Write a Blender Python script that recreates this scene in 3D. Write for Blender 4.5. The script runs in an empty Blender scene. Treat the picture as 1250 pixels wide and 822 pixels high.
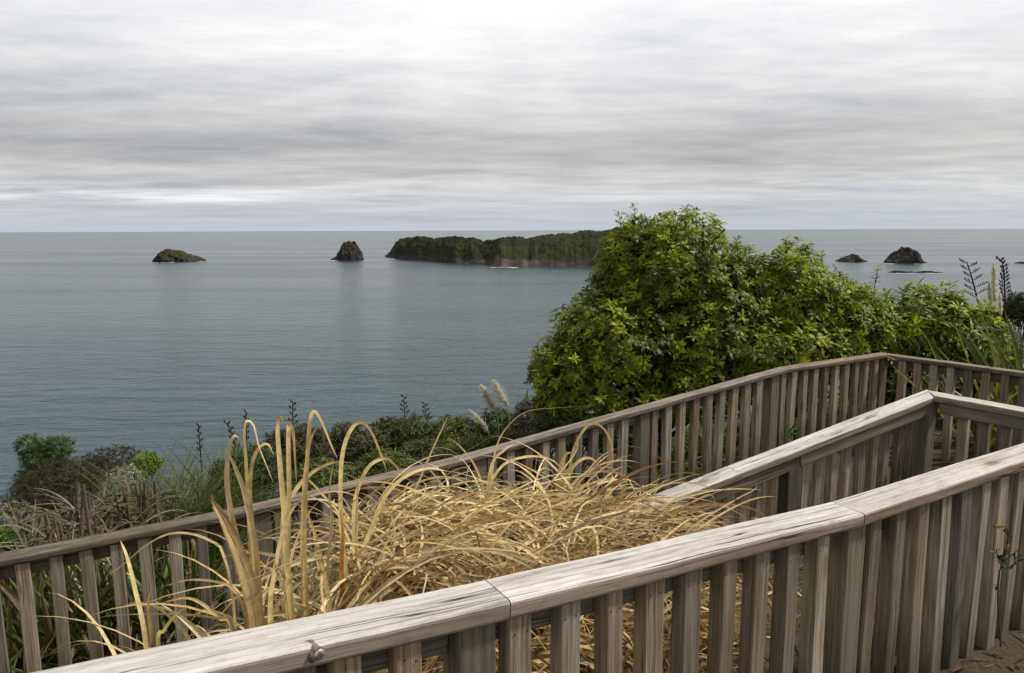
import bpy, math, random
import numpy as np
from mathutils import Vector, Matrix

rng = np.random.default_rng(7)
random.seed(7)
R = math.radians
scene = bpy.context.scene
col = scene.collection

# ------------------------------------------------------------------ camera
# eye level is z = 0, the sea lies 60 m below; x right, y ahead
F = 880.0
PITCH = math.atan(130 / 880.0)
ROLL = R(-0.2)
cd = bpy.data.cameras.new('camera')
cd.sensor_fit = 'HORIZONTAL'; cd.sensor_width = 36.0
cd.lens = F * 36.0 / 1250.0
cd.clip_start = 0.05; cd.clip_end = 300000
cam = bpy.data.objects.new('camera', cd); col.objects.link(cam)
cam.matrix_world = Matrix.Rotation(R(90) - PITCH, 4, 'X') @ Matrix.Rotation(ROLL, 4, 'Z')
scene.camera = cam
SEA = -60.0

def ray(u, v):
    x = (u - 625) / F; y = (411 - v) / F
    x, y = x * math.cos(ROLL) - y * math.sin(ROLL), x * math.sin(ROLL) + y * math.cos(ROLL)
    return np.array([x, math.cos(PITCH) + y * math.sin(PITCH), -math.sin(PITCH) + y * math.cos(PITCH)])
def at(u, v, Y):
    d = ray(u, v); return d * (Y / d[1])
def atz(u, v, z):
    d = ray(u, v); return d * (z / d[2])

# ------------------------------------------------------------------ noise
def _h(ix, iy, iz, s):
    n = (ix * 374761393 + iy * 668265263 + iz * 1440662683 + s * 974634541) & 0xFFFFFFFF
    n = ((n ^ (n >> 13)) * 1274126177) & 0xFFFFFFFF
    n = n ^ (n >> 16)
    return (n & 0xFFFF) / 65535.0
def vnoise(p, s=0):
    p = np.asarray(p, float); i = np.floor(p).astype(np.int64); f = p - i; f = f * f * (3 - 2 * f)
    out = 0
    for dx in (0, 1):
        for dy in (0, 1):
            for dz in (0, 1):
                w = (f[..., 0] if dx else 1 - f[..., 0]) * (f[..., 1] if dy else 1 - f[..., 1]) * (f[..., 2] if dz else 1 - f[..., 2])
                out = out + w * _h(i[..., 0] + dx, i[..., 1] + dy, i[..., 2] + dz, s)
    return out * 2 - 1
def fbm(p, o=4, s=0):
    a, t = 0.5, 0
    p = np.asarray(p, float)
    for k in range(o):
        t = t + a * vnoise(p * 2 ** k, s + k); a *= .5
    return t
def cells(p, s=0):            # 2-D: distance to the nearest jittered point
    p = np.asarray(p, float); i = np.floor(p).astype(np.int64); best = np.full(p.shape[:-1], 9.0)
    for dx in (-1, 0, 1):
        for dy in (-1, 0, 1):
            cx, cy = i[..., 0] + dx, i[..., 1] + dy
            qx = cx + _h(cx, cy, cx * 0, s); qy = cy + _h(cx, cy, cx * 0, s + 5)
            best = np.minimum(best, np.hypot(p[..., 0] - qx, p[..., 1] - qy))
    return best
def unit(a):
    return a / (np.linalg.norm(a, axis=-1, keepdims=True) + 1e-9)

# ------------------------------------------------------------------ mesh helpers
class MB:
    """collects vertices, polygons, colours and uvs; build() makes ONE mesh"""
    def __init__(s): s.v = []; s.c = []; s.q = []; s.m = []; s.uv = []; s.n = 0
    def add(s, v, q, c=(1, 1, 1), mat=0, uv=None):
        v = np.asarray(v, float).reshape(-1, 3); q = np.asarray(q, int)
        c = np.broadcast_to(np.asarray(c, float), v.shape)
        s.v.append(v); s.c.append(c); s.q.append(q + s.n); s.m.append(np.full(len(q), mat)); s.n += len(v)
        s.uv.append(np.zeros((len(v), 2)) if uv is None else np.asarray(uv, float).reshape(-1, 2))
    def mesh(s, name, mats, smooth=True):
        me = bpy.data.meshes.new(name)
        V = np.concatenate(s.v); C = np.concatenate(s.c); U = np.concatenate(s.uv)
        idx = np.concatenate([q.ravel() for q in s.q]); cnt = np.concatenate([np.full(len(q), q.shape[1]) for q in s.q])
        mi = np.concatenate(s.m)
        me.vertices.add(len(V)); me.vertices.foreach_set('co', V.ravel())
        me.loops.add(len(idx)); me.loops.foreach_set('vertex_index', idx)
        me.polygons.add(len(cnt)); me.polygons.foreach_set('loop_start', np.concatenate([[0], np.cumsum(cnt)[:-1]])); me.polygons.foreach_set('loop_total', cnt)
        me.polygons.foreach_set('material_index', mi)
        me.polygons.foreach_set('use_smooth', np.full(len(cnt), bool(smooth)))
        at_ = me.attributes.new('Col', 'FLOAT_COLOR', 'POINT')
        at_.data.foreach_set('color', np.c_[C, np.ones(len(C))].ravel())
        ul = me.uv_layers.new(name='UVMap'); ul.data.foreach_set('uv', U[idx].ravel())
        me.update(calc_edges=True); me.validate()
        for m in (mats if isinstance(mats, (list, tuple)) else [mats]): me.materials.append(m)
        return me
    def build(s, name, mats, parent=None, smooth=True, label=None, cat=None, group=None, kind=None):
        o = bpy.data.objects.new(name, s.mesh(name, mats, smooth)); col.objects.link(o)
        if parent is not None:
            o.parent = parent; o.location = -Vector(parent.location)
        return tag(o, label, cat, group, kind)
def tag(o, label=None, cat=None, group=None, kind=None):
    if label: o['label'] = label
    if cat: o['category'] = cat
    if group: o['group'] = group
    if kind: o['kind'] = kind
    return o
def thing(name, label, cat, loc, group=None):
    o = bpy.data.objects.new(name, None); col.objects.link(o); o.location = Vector([float(x) for x in loc]); o.empty_display_size = .2
    return tag(o, label, cat, group)

def grid_q(n, m, off=0):
    i = np.arange(n - 1)[:, None]; j = np.arange(m - 1)[None]
    a = (i * m + j).ravel()
    return np.stack([a, a + m, a + m + 1, a + 1], 1) + off
def ribbons(mb, C, S, W, col_, fold=0.0, mat=0):
    """C (N,K,3) centre lines, S (N,K,3) side vectors, W (N,K) half widths, col_ (N,3) or (N,K,3)"""
    N, K, _ = C.shape
    T = unit(np.gradient(C, axis=1)); Nn = np.cross(T, S)
    V = np.stack([C - S * W[..., None], C - Nn * (W * fold)[..., None], C + S * W[..., None]], 2)
    c = col_[:, None] if col_.ndim == 2 else col_
    c = np.broadcast_to(c[:, :, None], (N, K, 3, 3))
    base = grid_q(K, 3)
    q = (base[None] + (np.arange(N) * K * 3)[:, None, None]).reshape(-1, 4)
    uv = np.zeros((N, K, 3, 2)); uv[..., 0] = np.linspace(0, 1, K)[None, :, None]; uv[..., 1] = np.array([0, .5, 1])[None, None]
    uv[..., 1] += rng.random((N, 1, 1)) * 50
    mb.add(V.reshape(-1, 3), q, c.reshape(-1, 3), mat, uv.reshape(-1, 2))
def leaves(mb, P, D, U, L, W, droop, col_, K=4, prof=None, fold=.35, mat=0):
    """flat leaves: base P, direction D, up U (all N,3)"""
    N = len(P); t = np.linspace(0, 1, K)
    if prof is None: prof = np.interp(t, [0, .35, .65, .88, 1], [.12, .62, 1, .7, .06])
    D = unit(D); S = unit(np.cross(D, U)); Nn = np.cross(S, D)
    C = P[:, None] + D[:, None] * (L[:, None] * t)[..., None] - Nn[:, None] * ((droop * L)[:, None] * t ** 2)[..., None]
    ribbons(mb, C, np.repeat(S[:, None], K, 1), W[:, None] * prof[None] * .5, col_, fold, mat)
def tubes(mb, paths, r0, r1, sides=5, c=(1, 1, 1), mat=0):
    """paths (N,K,3); radii taper r0 -> r1 (N,)"""
    paths = np.asarray(paths, float); N, K, _ = paths.shape
    r0 = np.broadcast_to(np.asarray(r0, float), (N,)); r1 = np.broadcast_to(np.asarray(r1, float), (N,))
    T = unit(np.gradient(paths, axis=1)); ref = np.where(np.abs(T[..., 2:3]) > .9, np.array([1., 0, 0]), np.array([0, 0, 1.]))
    A = unit(np.cross(T, ref)); B = np.cross(T, A)
    rad = r0[:, None] + (r1 - r0)[:, None] * np.linspace(0, 1, K)[None]
    an = np.arange(sides) * 2 * math.pi / sides
    V = paths[:, :, None] + (A[:, :, None] * np.cos(an)[:, None] + B[:, :, None] * np.sin(an)[:, None]) * rad[:, :, None, None]
    i = np.arange(K - 1)[:, None]; j = np.arange(sides)[None]; k = (j + 1) % sides
    b = np.stack([i * sides + j, i * sides + k, (i + 1) * sides + k, (i + 1) * sides + j], -1).reshape(-1, 4)
    q = (b[None] + (np.arange(N) * K * sides)[:, None, None]).reshape(-1, 4)
    uv = np.zeros((N, K, sides, 2)); uv[..., 0] = np.linspace(0, 1, K)[None, :, None]; uv[..., 1] = an[None, None] * .1
    mb.add(V.reshape(-1, 3), q, np.broadcast_to(np.asarray(c, float), (N * K * sides, 3)), mat, uv.reshape(-1, 2))
def bez(a, b, c, K=6):
    t = np.linspace(0, 1, K)[None, :, None]
    return (1 - t) ** 2 * a[:, None] + 2 * t * (1 - t) * b[:, None] + t ** 2 * c[:, None]
def spline(pts, K):
    """Catmull-Rom through pts (M,3), K samples"""
    p = np.asarray(pts, float); p = np.vstack([2 * p[0] - p[1], p, 2 * p[-1] - p[-2]])
    out = []
    for t in np.linspace(0, len(p) - 3 - 1e-6, K):
        i = int(t); f = t - i; a, b, c, d = p[i:i + 4]
        out.append(.5 * (2 * b + (c - a) * f + (2 * a - 5 * b + 4 * c - d) * f * f + (3 * b - a - 3 * c + d) * f ** 3))
    return np.array(out)
def mixc(a, b, t):
    a = np.asarray(a, float); b = np.asarray(b, float); t = np.asarray(t)[..., None]
    return a * (1 - t) + b * t

# ------------------------------------------------------------------ materials
class NT:
    def __init__(s, name):
        s.m = bpy.data.materials.new(name); s.m.use_nodes = True; s.t = s.m.node_tree; s.t.nodes.clear()
        s.out = s.n('ShaderNodeOutputMaterial')
    def n(s, typ, ins=None, **kw):
        nd = s.t.nodes.new(typ)
        for k, v in kw.items(): setattr(nd, k, v)
        for k, v in (ins or {}).items(): s.set(nd.inputs[k], v)
        return nd
    def set(s, sock, v):
        if isinstance(v, bpy.types.NodeSocket): s.t.links.new(v, sock)
        elif isinstance(v, bpy.types.Node): s.t.links.new(v.outputs[0], sock)
        else:
            if isinstance(v, tuple) and len(v) == 3 and sock.type == 'RGBA': v = v + (1,)
            sock.default_value = v
    def math(s, op, a, b=0.0, c=0.0, clamp=False):
        return s.n('ShaderNodeMath', {0: a, 1: b, 2: c}, operation=op, use_clamp=clamp).outputs[0]
    def mix(s, f, a, b, mode='MIX'):
        nd = s.n('ShaderNodeMix', data_type='RGBA', blend_type=mode)
        s.set(nd.inputs[0], f); s.set(nd.inputs[6], a); s.set(nd.inputs[7], b); return nd.outputs[2]
    def ramp(s, f, stops, interp='LINEAR'):
        nd = s.n('ShaderNodeValToRGB', {0: f}); cr = nd.color_ramp; cr.interpolation = interp
        while len(cr.elements) < len(stops): cr.elements.new(.5)
        for e, (p, c) in zip(cr.elements, stops):
            e.position = p; e.color = (c if isinstance(c, tuple) else (c, c, c)) + (1,)
        return nd.outputs[0]
    def noise(s, vec, scale, detail=4, rough=.5, dist=0.0):
        return s.n('ShaderNodeTexNoise', {'Vector': vec, 'Scale': scale, 'Detail': detail, 'Roughness': rough, 'Distortion': dist}).outputs[0]
    def scalev(s, vec, sc):
        return s.n('ShaderNodeVectorMath', {0: vec, 1: sc}, operation='MULTIPLY').outputs[0]
    def finish(s, sh): s.t.links.new(sh if isinstance(sh, bpy.types.NodeSocket) else sh.outputs[0], s.out.inputs[0]); return s.m

def wood(name, light, mid, dark, green=0.0, crack=1.0, vary=.35, mossy=0.0, top=0.0, dirt=0.0):
    w = NT(name)
    uv = w.n('ShaderNodeUVMap', uv_map='UVMap').outputs[0]
    oi = w.n('ShaderNodeObjectInfo').outputs['Random']
    off = w.n('ShaderNodeCombineXYZ', {0: w.math('MULTIPLY', oi, 71.3), 1: w.math('MULTIPLY', oi, 13.7), 2: w.math('MULTIPLY', oi, 5.0)}).outputs[0]
    base = w.n('ShaderNodeVectorMath', {0: uv, 1: off}, operation='ADD').outputs[0]
    # grain bends round knots
    vor = w.n('ShaderNodeTexVoronoi', {'Vector': w.scalev(base, (2.3, 6.0, 1.0)), 'Scale': 1.0, 'Randomness': 1.0})
    kd = vor.outputs['Distance']
    knot = w.ramp(kd, [(0.0, 1.0), (.10, .75), (.16, .2), (.30, 0.0)])
    bend = w.math('MULTIPLY', w.ramp(kd, [(0.0, 1.0), (.45, 0.0)], 'EASE'), .014)
    low = w.math('MULTIPLY', w.math('SUBTRACT', w.noise(w.scalev(base, (1.7, 5, 1)), 1.0, 2), .5), .016)
    sh = w.math('ADD', bend, low)
    gv = w.n('ShaderNodeVectorMath', {0: base, 1: w.n('ShaderNodeCombineXYZ', {1: sh}).outputs[0]}, operation='ADD').outputs[0]
    g1 = w.noise(w.scalev(gv, (1.6, 70, 1)), 1.0, 5, .6)
    g2 = w.noise(w.scalev(gv, (5, 300, 1)), 1.0, 3, .6)
    ck = w.noise(w.scalev(gv, (.6, 26, 1)), 1.0, 2, .5)
    ckm = w.noise(w.scalev(base, (1.5, 9, 1)), 1.0, 2, .5)
    crackv = w.math('MULTIPLY', w.ramp(w.math('ABSOLUTE', w.math('SUBTRACT', ck, .5)), [(0, 1.0), (.006, .7), (.016, 0.0)]), w.ramp(ckm, [(.50, 0.0), (.60, 1.0)]))
    blot = w.noise(w.scalev(base, (2.2, 7, 1)), 1.0, 5, .62)
    gg = w.math('ADD', w.math('MULTIPLY', g1, .62), w.math('MULTIPLY', g2, .38))
    c = w.ramp(gg, [(.33, dark), (.47, mid), (.61, light)])
    c = w.mix(w.math('MULTIPLY', w.ramp(blot, [(.38, 0.0), (.62, 1.0)]), .45), c, w.mix(.6, c, mid, 'MULTIPLY'))
    stain = w.noise(w.scalev(base, (4.0, 15, 1)), 1.0, 6, .75)
    c = w.mix(w.math('MULTIPLY', w.ramp(stain, [(.57, 0.0), (.70, 1.0)]), .6 if top else .4), c, dark)
    if dirt:                                           # splashed soil and algae low on each slat
        oz = w.n('ShaderNodeSeparateXYZ', {0: w.n('ShaderNodeTexCoord').outputs['Object']}).outputs[2]
        dm = w.math('ADD', w.ramp(w.math('MULTIPLY', oz, -1.0), [(.35, 0.0), (.85, .75)]), w.math('MULTIPLY', w.math('SUBTRACT', blot, .5), .9))
        c = w.mix(w.math('MULTIPLY', w.ramp(dm, [(.15, 0.0), (.6, 1.0)]), dirt), c, (.075, .070, .042))
    if top:
        mot = w.noise(w.scalev(base, (16, 60, 1)), 1.0, 6, .72)
        c = w.mix(w.math('MULTIPLY', w.ramp(mot, [(.50, 0.0), (.66, 1.0)]), .5), c, w.mix(1.0, c, (.50, .44, .40), 'MULTIPLY'))
        grey = w.noise(w.scalev(base, (1.2, 8, 1)), 1.0, 4, .6)
        c = w.mix(w.math('MULTIPLY', w.ramp(grey, [(.45, 0.0), (.65, 1.0)]), .5), c, w.mix(1.0, c, (.70, .66, .64), 'MULTIPLY'))
    if green:
        gm = w.noise(w.scalev(base, (1.3, 9, 1)), 1.0, 4, .6)
        c = w.mix(w.math('MULTIPLY', w.ramp(gm, [(.48, 0.0), (.7, 1.0)]), green), c, (.105, .105, .055))
    if mossy:
        mm = w.noise(w.scalev(base, (9, 40, 1)), 1.0, 5, .7)
        c = w.mix(w.math('MULTIPLY', w.ramp(mm, [(.46, 0.0), (.58, 1.0)]), mossy), c, (.07, .063, .045))
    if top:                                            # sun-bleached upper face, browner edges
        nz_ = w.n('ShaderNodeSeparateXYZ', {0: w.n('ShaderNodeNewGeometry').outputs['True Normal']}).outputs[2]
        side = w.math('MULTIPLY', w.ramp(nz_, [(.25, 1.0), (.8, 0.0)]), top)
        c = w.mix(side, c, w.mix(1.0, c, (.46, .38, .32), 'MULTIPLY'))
    c = w.mix(w.math('MULTIPLY', knot, .8), c, (.11, .075, .05))
    c = w.mix(w.math('MULTIPLY', crackv, .85 * crack), c, (.025, .02, .017))
    c = w.mix(w.math('MULTIPLY', w.math('FRACT', w.math('MULTIPLY', oi, 7.7)), .15 if top else .5), c, w.mix(1.0, c, (1.08, .93, .76), 'MULTIPLY'))
    val = w.math('ADD', w.math('MULTIPLY', oi, vary), 1 - vary * .55)
    hs = w.n('ShaderNodeHueSaturation', {'Color': c, 'Value': val, 'Saturation': w.math('ADD', w.math('MULTIPLY', w.math('FRACT', w.math('MULTIPLY', oi, 17.3)), .5), .75)}).outputs[0]
    hgt = w.math('SUBTRACT', w.math('ADD', w.math('MULTIPLY', gg, .5), w.math('MULTIPLY', knot, -.12)), w.math('MULTIPLY', crackv, .9 * crack))
    bump = w.n('ShaderNodeBump', {'Height': hgt, 'Strength': 1.0, 'Distance': .005})
    p = w.n('ShaderNodeBsdfPrincipled', {'Base Color': hs, 'Roughness': .82, 'Specular IOR Level': .25, 'Normal': bump})
    return w.finish(p)
M = {}
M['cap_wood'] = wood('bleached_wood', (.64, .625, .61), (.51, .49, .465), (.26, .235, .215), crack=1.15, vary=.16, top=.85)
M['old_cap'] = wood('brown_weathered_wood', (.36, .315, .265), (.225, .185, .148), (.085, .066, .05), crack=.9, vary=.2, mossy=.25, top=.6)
M['moss_cap'] = wood('mossy_wood', (.24, .205, .155), (.12, .10, .072), (.05, .042, .03), crack=.9, vary=.15, mossy=.75)
M['slat_wood'] = wood('grey_slat_wood', (.41, .365, .305), (.25, .217, .175), (.076, .063, .048), green=.45, crack=.7, vary=.75, dirt=.6)
M['rail_wood'] = wood('grey_rail_wood', (.24, .215, .178), (.155, .138, .11), (.065, .055, .045), green=.55, crack=.9, vary=.25)

def plain(name, c, rough=.8, spec=.3, bump=0, bscale=80):
    w = NT(name)
    tc = w.n('ShaderNodeTexCoord').outputs['Object']
    nz = w.noise(tc, bscale, 4, .6)
    cc = w.mix(w.ramp(nz, [(.3, 0.0), (.7, 1.0)]), tuple(x * .65 for x in c), tuple(min(1, x * 1.25) for x in c))
    p = w.n('ShaderNodeBsdfPrincipled', {'Base Color': cc, 'Roughness': rough, 'Specular IOR Level': spec})
    if bump: w.set(p.inputs['Normal'], w.n('ShaderNodeBump', {'Height': nz, 'Strength': bump, 'Distance': .01}))
    return w.finish(p)
M['nail'] = plain('rusty_nail', (.035, .028, .024), .6)
M['bark'] = plain('grey_brown_bark', (.13, .105, .08), .9, .2, .5)

def leafmat(name, trans=.35, rough=.42, spec=.45, streak=0.0, tint=(1.25, 1.25, .8)):
    w = NT(name)
    c = w.n('ShaderNodeAttribute', attribute_name='Col').outputs['Color']
    tc = w.n('ShaderNodeTexCoord').outputs['Object']
    nz = w.noise(tc, 38, 3, .6)
    c = w.mix(w.ramp(nz, [(.35, 0.0), (.68, 1.0)]), w.mix(1.0, c, (.72, .75, .72), 'MULTIPLY'), w.mix(1.0, c, (1.2, 1.16, 1.05), 'MULTIPLY'))
    if streak:
        uv = w.n('ShaderNodeUVMap', uv_map='UVMap').outputs[0]
        st = w.noise(w.scalev(uv, (1.5, 9, 1)), 1.0, 5, .65)
        c = w.mix(w.math('MULTIPLY', w.ramp(st, [(.5, 0.0), (.72, 1.0)]), streak), c, w.mix(1.0, c, (.45, .38, .3), 'MULTIPLY'))
    p = w.n('ShaderNodeBsdfPrincipled', {'Base Color': c, 'Roughness': rough, 'Specular IOR Level': spec})
    t = w.n('ShaderNodeBsdfTranslucent', {'Color': w.mix(1.0, c, tint, 'MULTIPLY')})
    return w.finish(w.n('ShaderNodeMixShader', {0: trans, 1: p, 2: t}))
M['leaf'] = leafmat('broad_leaf', .45, .45, .32)
M['scrub'] = leafmat('scrub_leaf', .25, .6, .25)
M['straw'] = leafmat('dry_straw', .22, .7, .18, .8, (1.1, 1.0, .8))
M['plume'] = leafmat('seed_plume', .45, .8, .1, 0, (1, 1, 1))
M['flax'] = leafmat('flax_leaf', .25, .35, .5, .3)
M['deadwood'] = leafmat('dead_stalk', .05, .85, .15, .4, (1, 1, 1))

# ground
def mk_ground():
    w = NT('hillside_soil')
    tc = w.n('ShaderNodeNewGeometry').outputs['Position']
    a = w.noise(tc, 3.0, 6, .65); b = w.noise(tc, 40, 4, .6)
    c = w.ramp(a, [(.3, (.035, .026, .018)), (.5, (.06, .044, .03)), (.7, (.048, .044, .022))])
    c = w.mix(w.ramp(b, [(.45, 0.0), (.65, 1.0)]), c, (.085, .064, .042))
    p = w.n('ShaderNodeBsdfPrincipled', {'Base Color': c, 'Roughness': .95, 'Specular IOR Level': .15, 'Normal': w.n('ShaderNodeBump', {'Height': b, 'Strength': .8, 'Distance': .02})})
    return w.finish(p)
M['ground'] = mk_ground()
def mk_rock(name, veg, rock, vmin, patch=(.33, .24, .19)):
    w = NT(name)
    geo = w.n('ShaderNodeNewGeometry'); pos = geo.outputs['Position']
    c0 = w.n('ShaderNodeAttribute', attribute_name='Col').outputs['Color']
    cover = w.n('ShaderNodeSeparateColor', {0: c0})
    n1 = w.noise(pos, .05, 6, .7); n2 = w.noise(pos, .22, 5, .7)
    n0 = w.noise(pos, .018, 4, .6)
    vc = w.ramp(n2, [(.3, tuple(x * .55 for x in veg)), (.5, veg), (.72, (veg[0] * 1.9, veg[1] * 1.55, veg[2] * 1.3))])
    rc = w.ramp(n1, [(.3, tuple(x * .45 for x in rock)), (.52, rock), (.68, tuple(x * 1.7 for x in rock))])
    rc = w.mix(cover.outputs[1], rc, patch)
    vc = w.mix(w.ramp(n0, [(.42, 0.0), (.62, .75)]), vc, w.mix(1.0, vc, (1.9, 1.6, 1.2), 'MULTIPLY'))
    f = w.ramp(w.math('ADD', cover.outputs[0], w.math('MULTIPLY', w.math('SUBTRACT', n2, .5), .8)), [(.42, 0.0), (.58, 1.0)])
    p = w.n('ShaderNodeBsdfPrincipled', {'Base Color': w.mix(f, rc, vc), 'Roughness': .9, 'Specular IOR Level': .15,
            'Normal': w.n('ShaderNodeBump', {'Height': n2, 'Strength': .9, 'Distance': 3.0})})
    return w.finish(p)
M['islet'] = mk_rock('islet_rock', (.030, .032, .015), (.048, .043, .039), .5)
M['headland'] = mk_rock('forested_cliff', (.018, .024, .011), (.050, .043, .037), .5, (.22, .175, .14))

def mk_sea():
    w = NT('sea_water')
    pos = w.n('ShaderNodeNewGeometry').outputs['Position']
    swell = w.noise(w.scalev(pos, (.02, .055, 1)), 1.0, 3, .5)
    wav = w.noise(w.scalev(pos, (.16, .42, 1)), 1.0, 4, .6, .4)
    rip = w.noise(w.scalev(pos, (.55, 1.3, 1)), 1.0, 3, .6)
    patch = w.noise(w.scalev(pos, (.0018, .0042, 1)), 1.0, 4, .6)
    line = w.noise(w.scalev(pos, (.0012, .007, 1)), 1.0, 3, .5, .3)
    midw = w.noise(w.scalev(pos, (.045, .13, 1)), 1.0, 4, .6, .5)
    h = w.math('ADD', w.math('ADD', w.math('ADD', w.math('MULTIPLY', midw, 3.0), w.math('MULTIPLY', swell, 3.5)), w.math('MULTIPLY', wav, .9)), w.math('MULTIPLY', rip, .2))
    stren = w.ramp(patch, [(.38, .36), (.62, .52)])
    b = w.n('ShaderNodeBump', {'Height': h, 'Strength': stren, 'Distance': 1.0})
    c = w.mix(w.ramp(patch, [(.35, 0.0), (.65, 1.0)]), (.015, .038, .047), (.020, .047, .056))
    p = w.n('ShaderNodeBsdfPrincipled', {'Base Color': c, 'Roughness': w.ramp(line, [(.4, .17), (.6, .24)]), 'IOR': 1.33, 'Specular IOR Level': .5, 'Normal': b})
    return w.finish(p)
M['sea'] = mk_sea()

# ------------------------------------------------------------------ sky, sun
SUN_AZ = R(82)             # clockwise from straight ahead: out to the right
SUN_EL = R(54)
sd = bpy.data.lights.new('sun', 'SUN'); sd.energy = 3.3; sd.angle = R(5); sd.color = (1, .955, .89)
so = bpy.data.objects.new('sun', sd); col.objects.link(so)
sdir = Vector((math.sin(SUN_AZ) * math.cos(SUN_EL), math.cos(SUN_AZ) * math.cos(SUN_EL), math.sin(SUN_EL)))
so.rotation_euler = (-sdir).to_track_quat('-Z', 'Y').to_euler(); so.location = (20, -20, 40)

def mk_world():
    wd = bpy.data.worlds.new('World'); scene.world = wd; wd.use_nodes = True
    w = NT.__new__(NT); w.t = wd.node_tree; w.t.nodes.clear()
    out = w.n('ShaderNodeOutputWorld')
    sky = w.n('ShaderNodeTexSky', sky_type='NISHITA', sun_disc=False, sun_elevation=SUN_EL, sun_rotation=SUN_AZ)
    d = w.n('ShaderNodeTexCoord').outputs['Generated']
    sp = w.n('ShaderNodeSeparateXYZ', {0: d}); z = w.math('MAXIMUM', sp.outputs[2], 0.0)
    den = w.math('ADD', z, .045)
    px = w.math('DIVIDE', sp.outputs[0], den); py = w.math('DIVIDE', sp.outputs[1], den)
    pv = w.n('ShaderNodeCombineXYZ', {0: px, 1: py}).outputs[0]
    wrp = w.n('ShaderNodeTexNoise', {'Vector': w.scalev(pv, (.35, .35, 1)), 'Scale': 1.0, 'Detail': 3.0}).outputs['Color']
    pw_ = w.n('ShaderNodeVectorMath', {0: pv, 1: w.scalev(wrp, (1.3, 1.0, 0))}, operation='ADD').outputs[0]
    n1 = w.noise(w.scalev(pw_, (.30, .48, 1)), 1.0, 8, .62)
    n2 = w.noise(w.scalev(pw_, (.10, .17, 1)), 1.0, 5, .55)
    n3 = w.noise(w.scalev(pw_, (1.1, 1.7, 1)), 1.0, 7, .66)
    # mean brightness of the cloud deck by elevation
    deck = w.ramp(w.math('MULTIPLY', z, 2.5), [(0.0, .47), (.045, .455), (.075, .48), (.11, .54), (.16, .46), (.23, .385), (.31, .42), (.42, .58), (.58, .72), (.72, .80), (.95, .50), (1.0, .42)])  # unseen sky overhead dimmed to deepen the shadows
    nn = w.math('ADD', w.math('ADD', w.math('MULTIPLY', n1, .45), w.math('MULTIPLY', n2, .35)), w.math('MULTIPLY', n3, .2))
    amp = w.ramp(w.math('MULTIPLY', z, 2.5), [(0.0, .12), (.06, .5), (.15, 1.0), (.4, 1.0), (.8, .7)])
    # a brighter break low on the left
    brk = w.math('MULTIPLY', w.ramp(z, [(.030, 0.0), (.040, 1.0), (.047, 1.0), (.056, 0.0)], 'EASE'), w.ramp(w.math('ADD', w.math('MULTIPLY', sp.outputs[0], 1.0), 1.0), [(.62, 1.0), (.78, 0.0)], 'EASE'))
    brk = w.math('MULTIPLY', brk, w.ramp(n1, [(.40, 0.0), (.55, 1.0)]))
    dv = w.math('MULTIPLY', w.math('MULTIPLY', w.math('SUBTRACT', nn, .49), 3.0), amp)
    k = w.math('ADD', w.math('ADD', dv, 1.0), w.math('MULTIPLY', brk, .32))
    tint = w.ramp(w.math('ADD', dv, .5), [(.30, (.97, .99, 1.035)), (.55, (1.0, 1.0, 1.0)), (.75, (1.02, 1.0, .97))])
    low = w.ramp(z, [(0.0, (.91, .98, 1.07)), (.028, (.94, .985, 1.045)), (.06, (1.0, 1.0, 1.0))])
    tint = w.mix(1.0, tint, low, 'MULTIPLY')
    cl = w.n('ShaderNodeVectorMath', {0: w.mix(1.0, deck, tint, 'MULTIPLY'), 'Scale': w.math('MULTIPLY', k, 10.0)}, operation='SCALE').outputs[0]
    c = w.mix(.96, sky.outputs[0], cl)
    bg = w.n('ShaderNodeBackground', {'Color': c, 'Strength': .1})
    w.t.links.new(bg.outputs[0], out.inputs[0])
mk_world()

# ------------------------------------------------------------------ sea
mb = MB()
rr = np.concatenate([[0.5], np.geomspace(60, 120000, 40)]); an = np.linspace(0, 2 * math.pi, 97)
mb.add(np.stack([rr[:, None] * np.cos(an), rr[:, None] * np.sin(an), np.full((len(rr), len(an)), SEA)], -1), grid_q(len(rr), len(an)))
mb.build('sea', M['sea'], kind='structure')

# ------------------------------------------------------------------ fence lines and terrain
NA = math.hypot(1, .6)
ADIR = np.array([1, .6]) / NA; AN = np.array([-.6, 1]) / NA
NC = math.hypot(1, .553)
CDIR = np.array([1, .553]) / NC; CN = np.array([-.553, 1]) / NC
NB = math.hypot(1, .5)
BDIR = np.array([1, .5]) / NB; BN = np.array([-.5, 1]) / NB
A_top = lambda x: np.interp(x, [-3, -.413, -.006, .581, 1.264, 2.105, 6], [-.662, -.897, -.931, -.968, -1.014, -1.012, -1.02])
B_top = lambda x: np.interp(x, [-.5, 1.08, 1.92, 3.46, 8], [-2.06, -1.782, -1.63, -1.358, -1.35])
C_top = lambda x: np.interp(x, [-8, -2.8, -1.89, -1.09, .48, 1.6, 2.66, 3.9, 9], [-1.83, -1.78, -1.757, -1.725, -1.57, -1.42, -1.302, -1.298, -1.30])
H = .86
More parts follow.
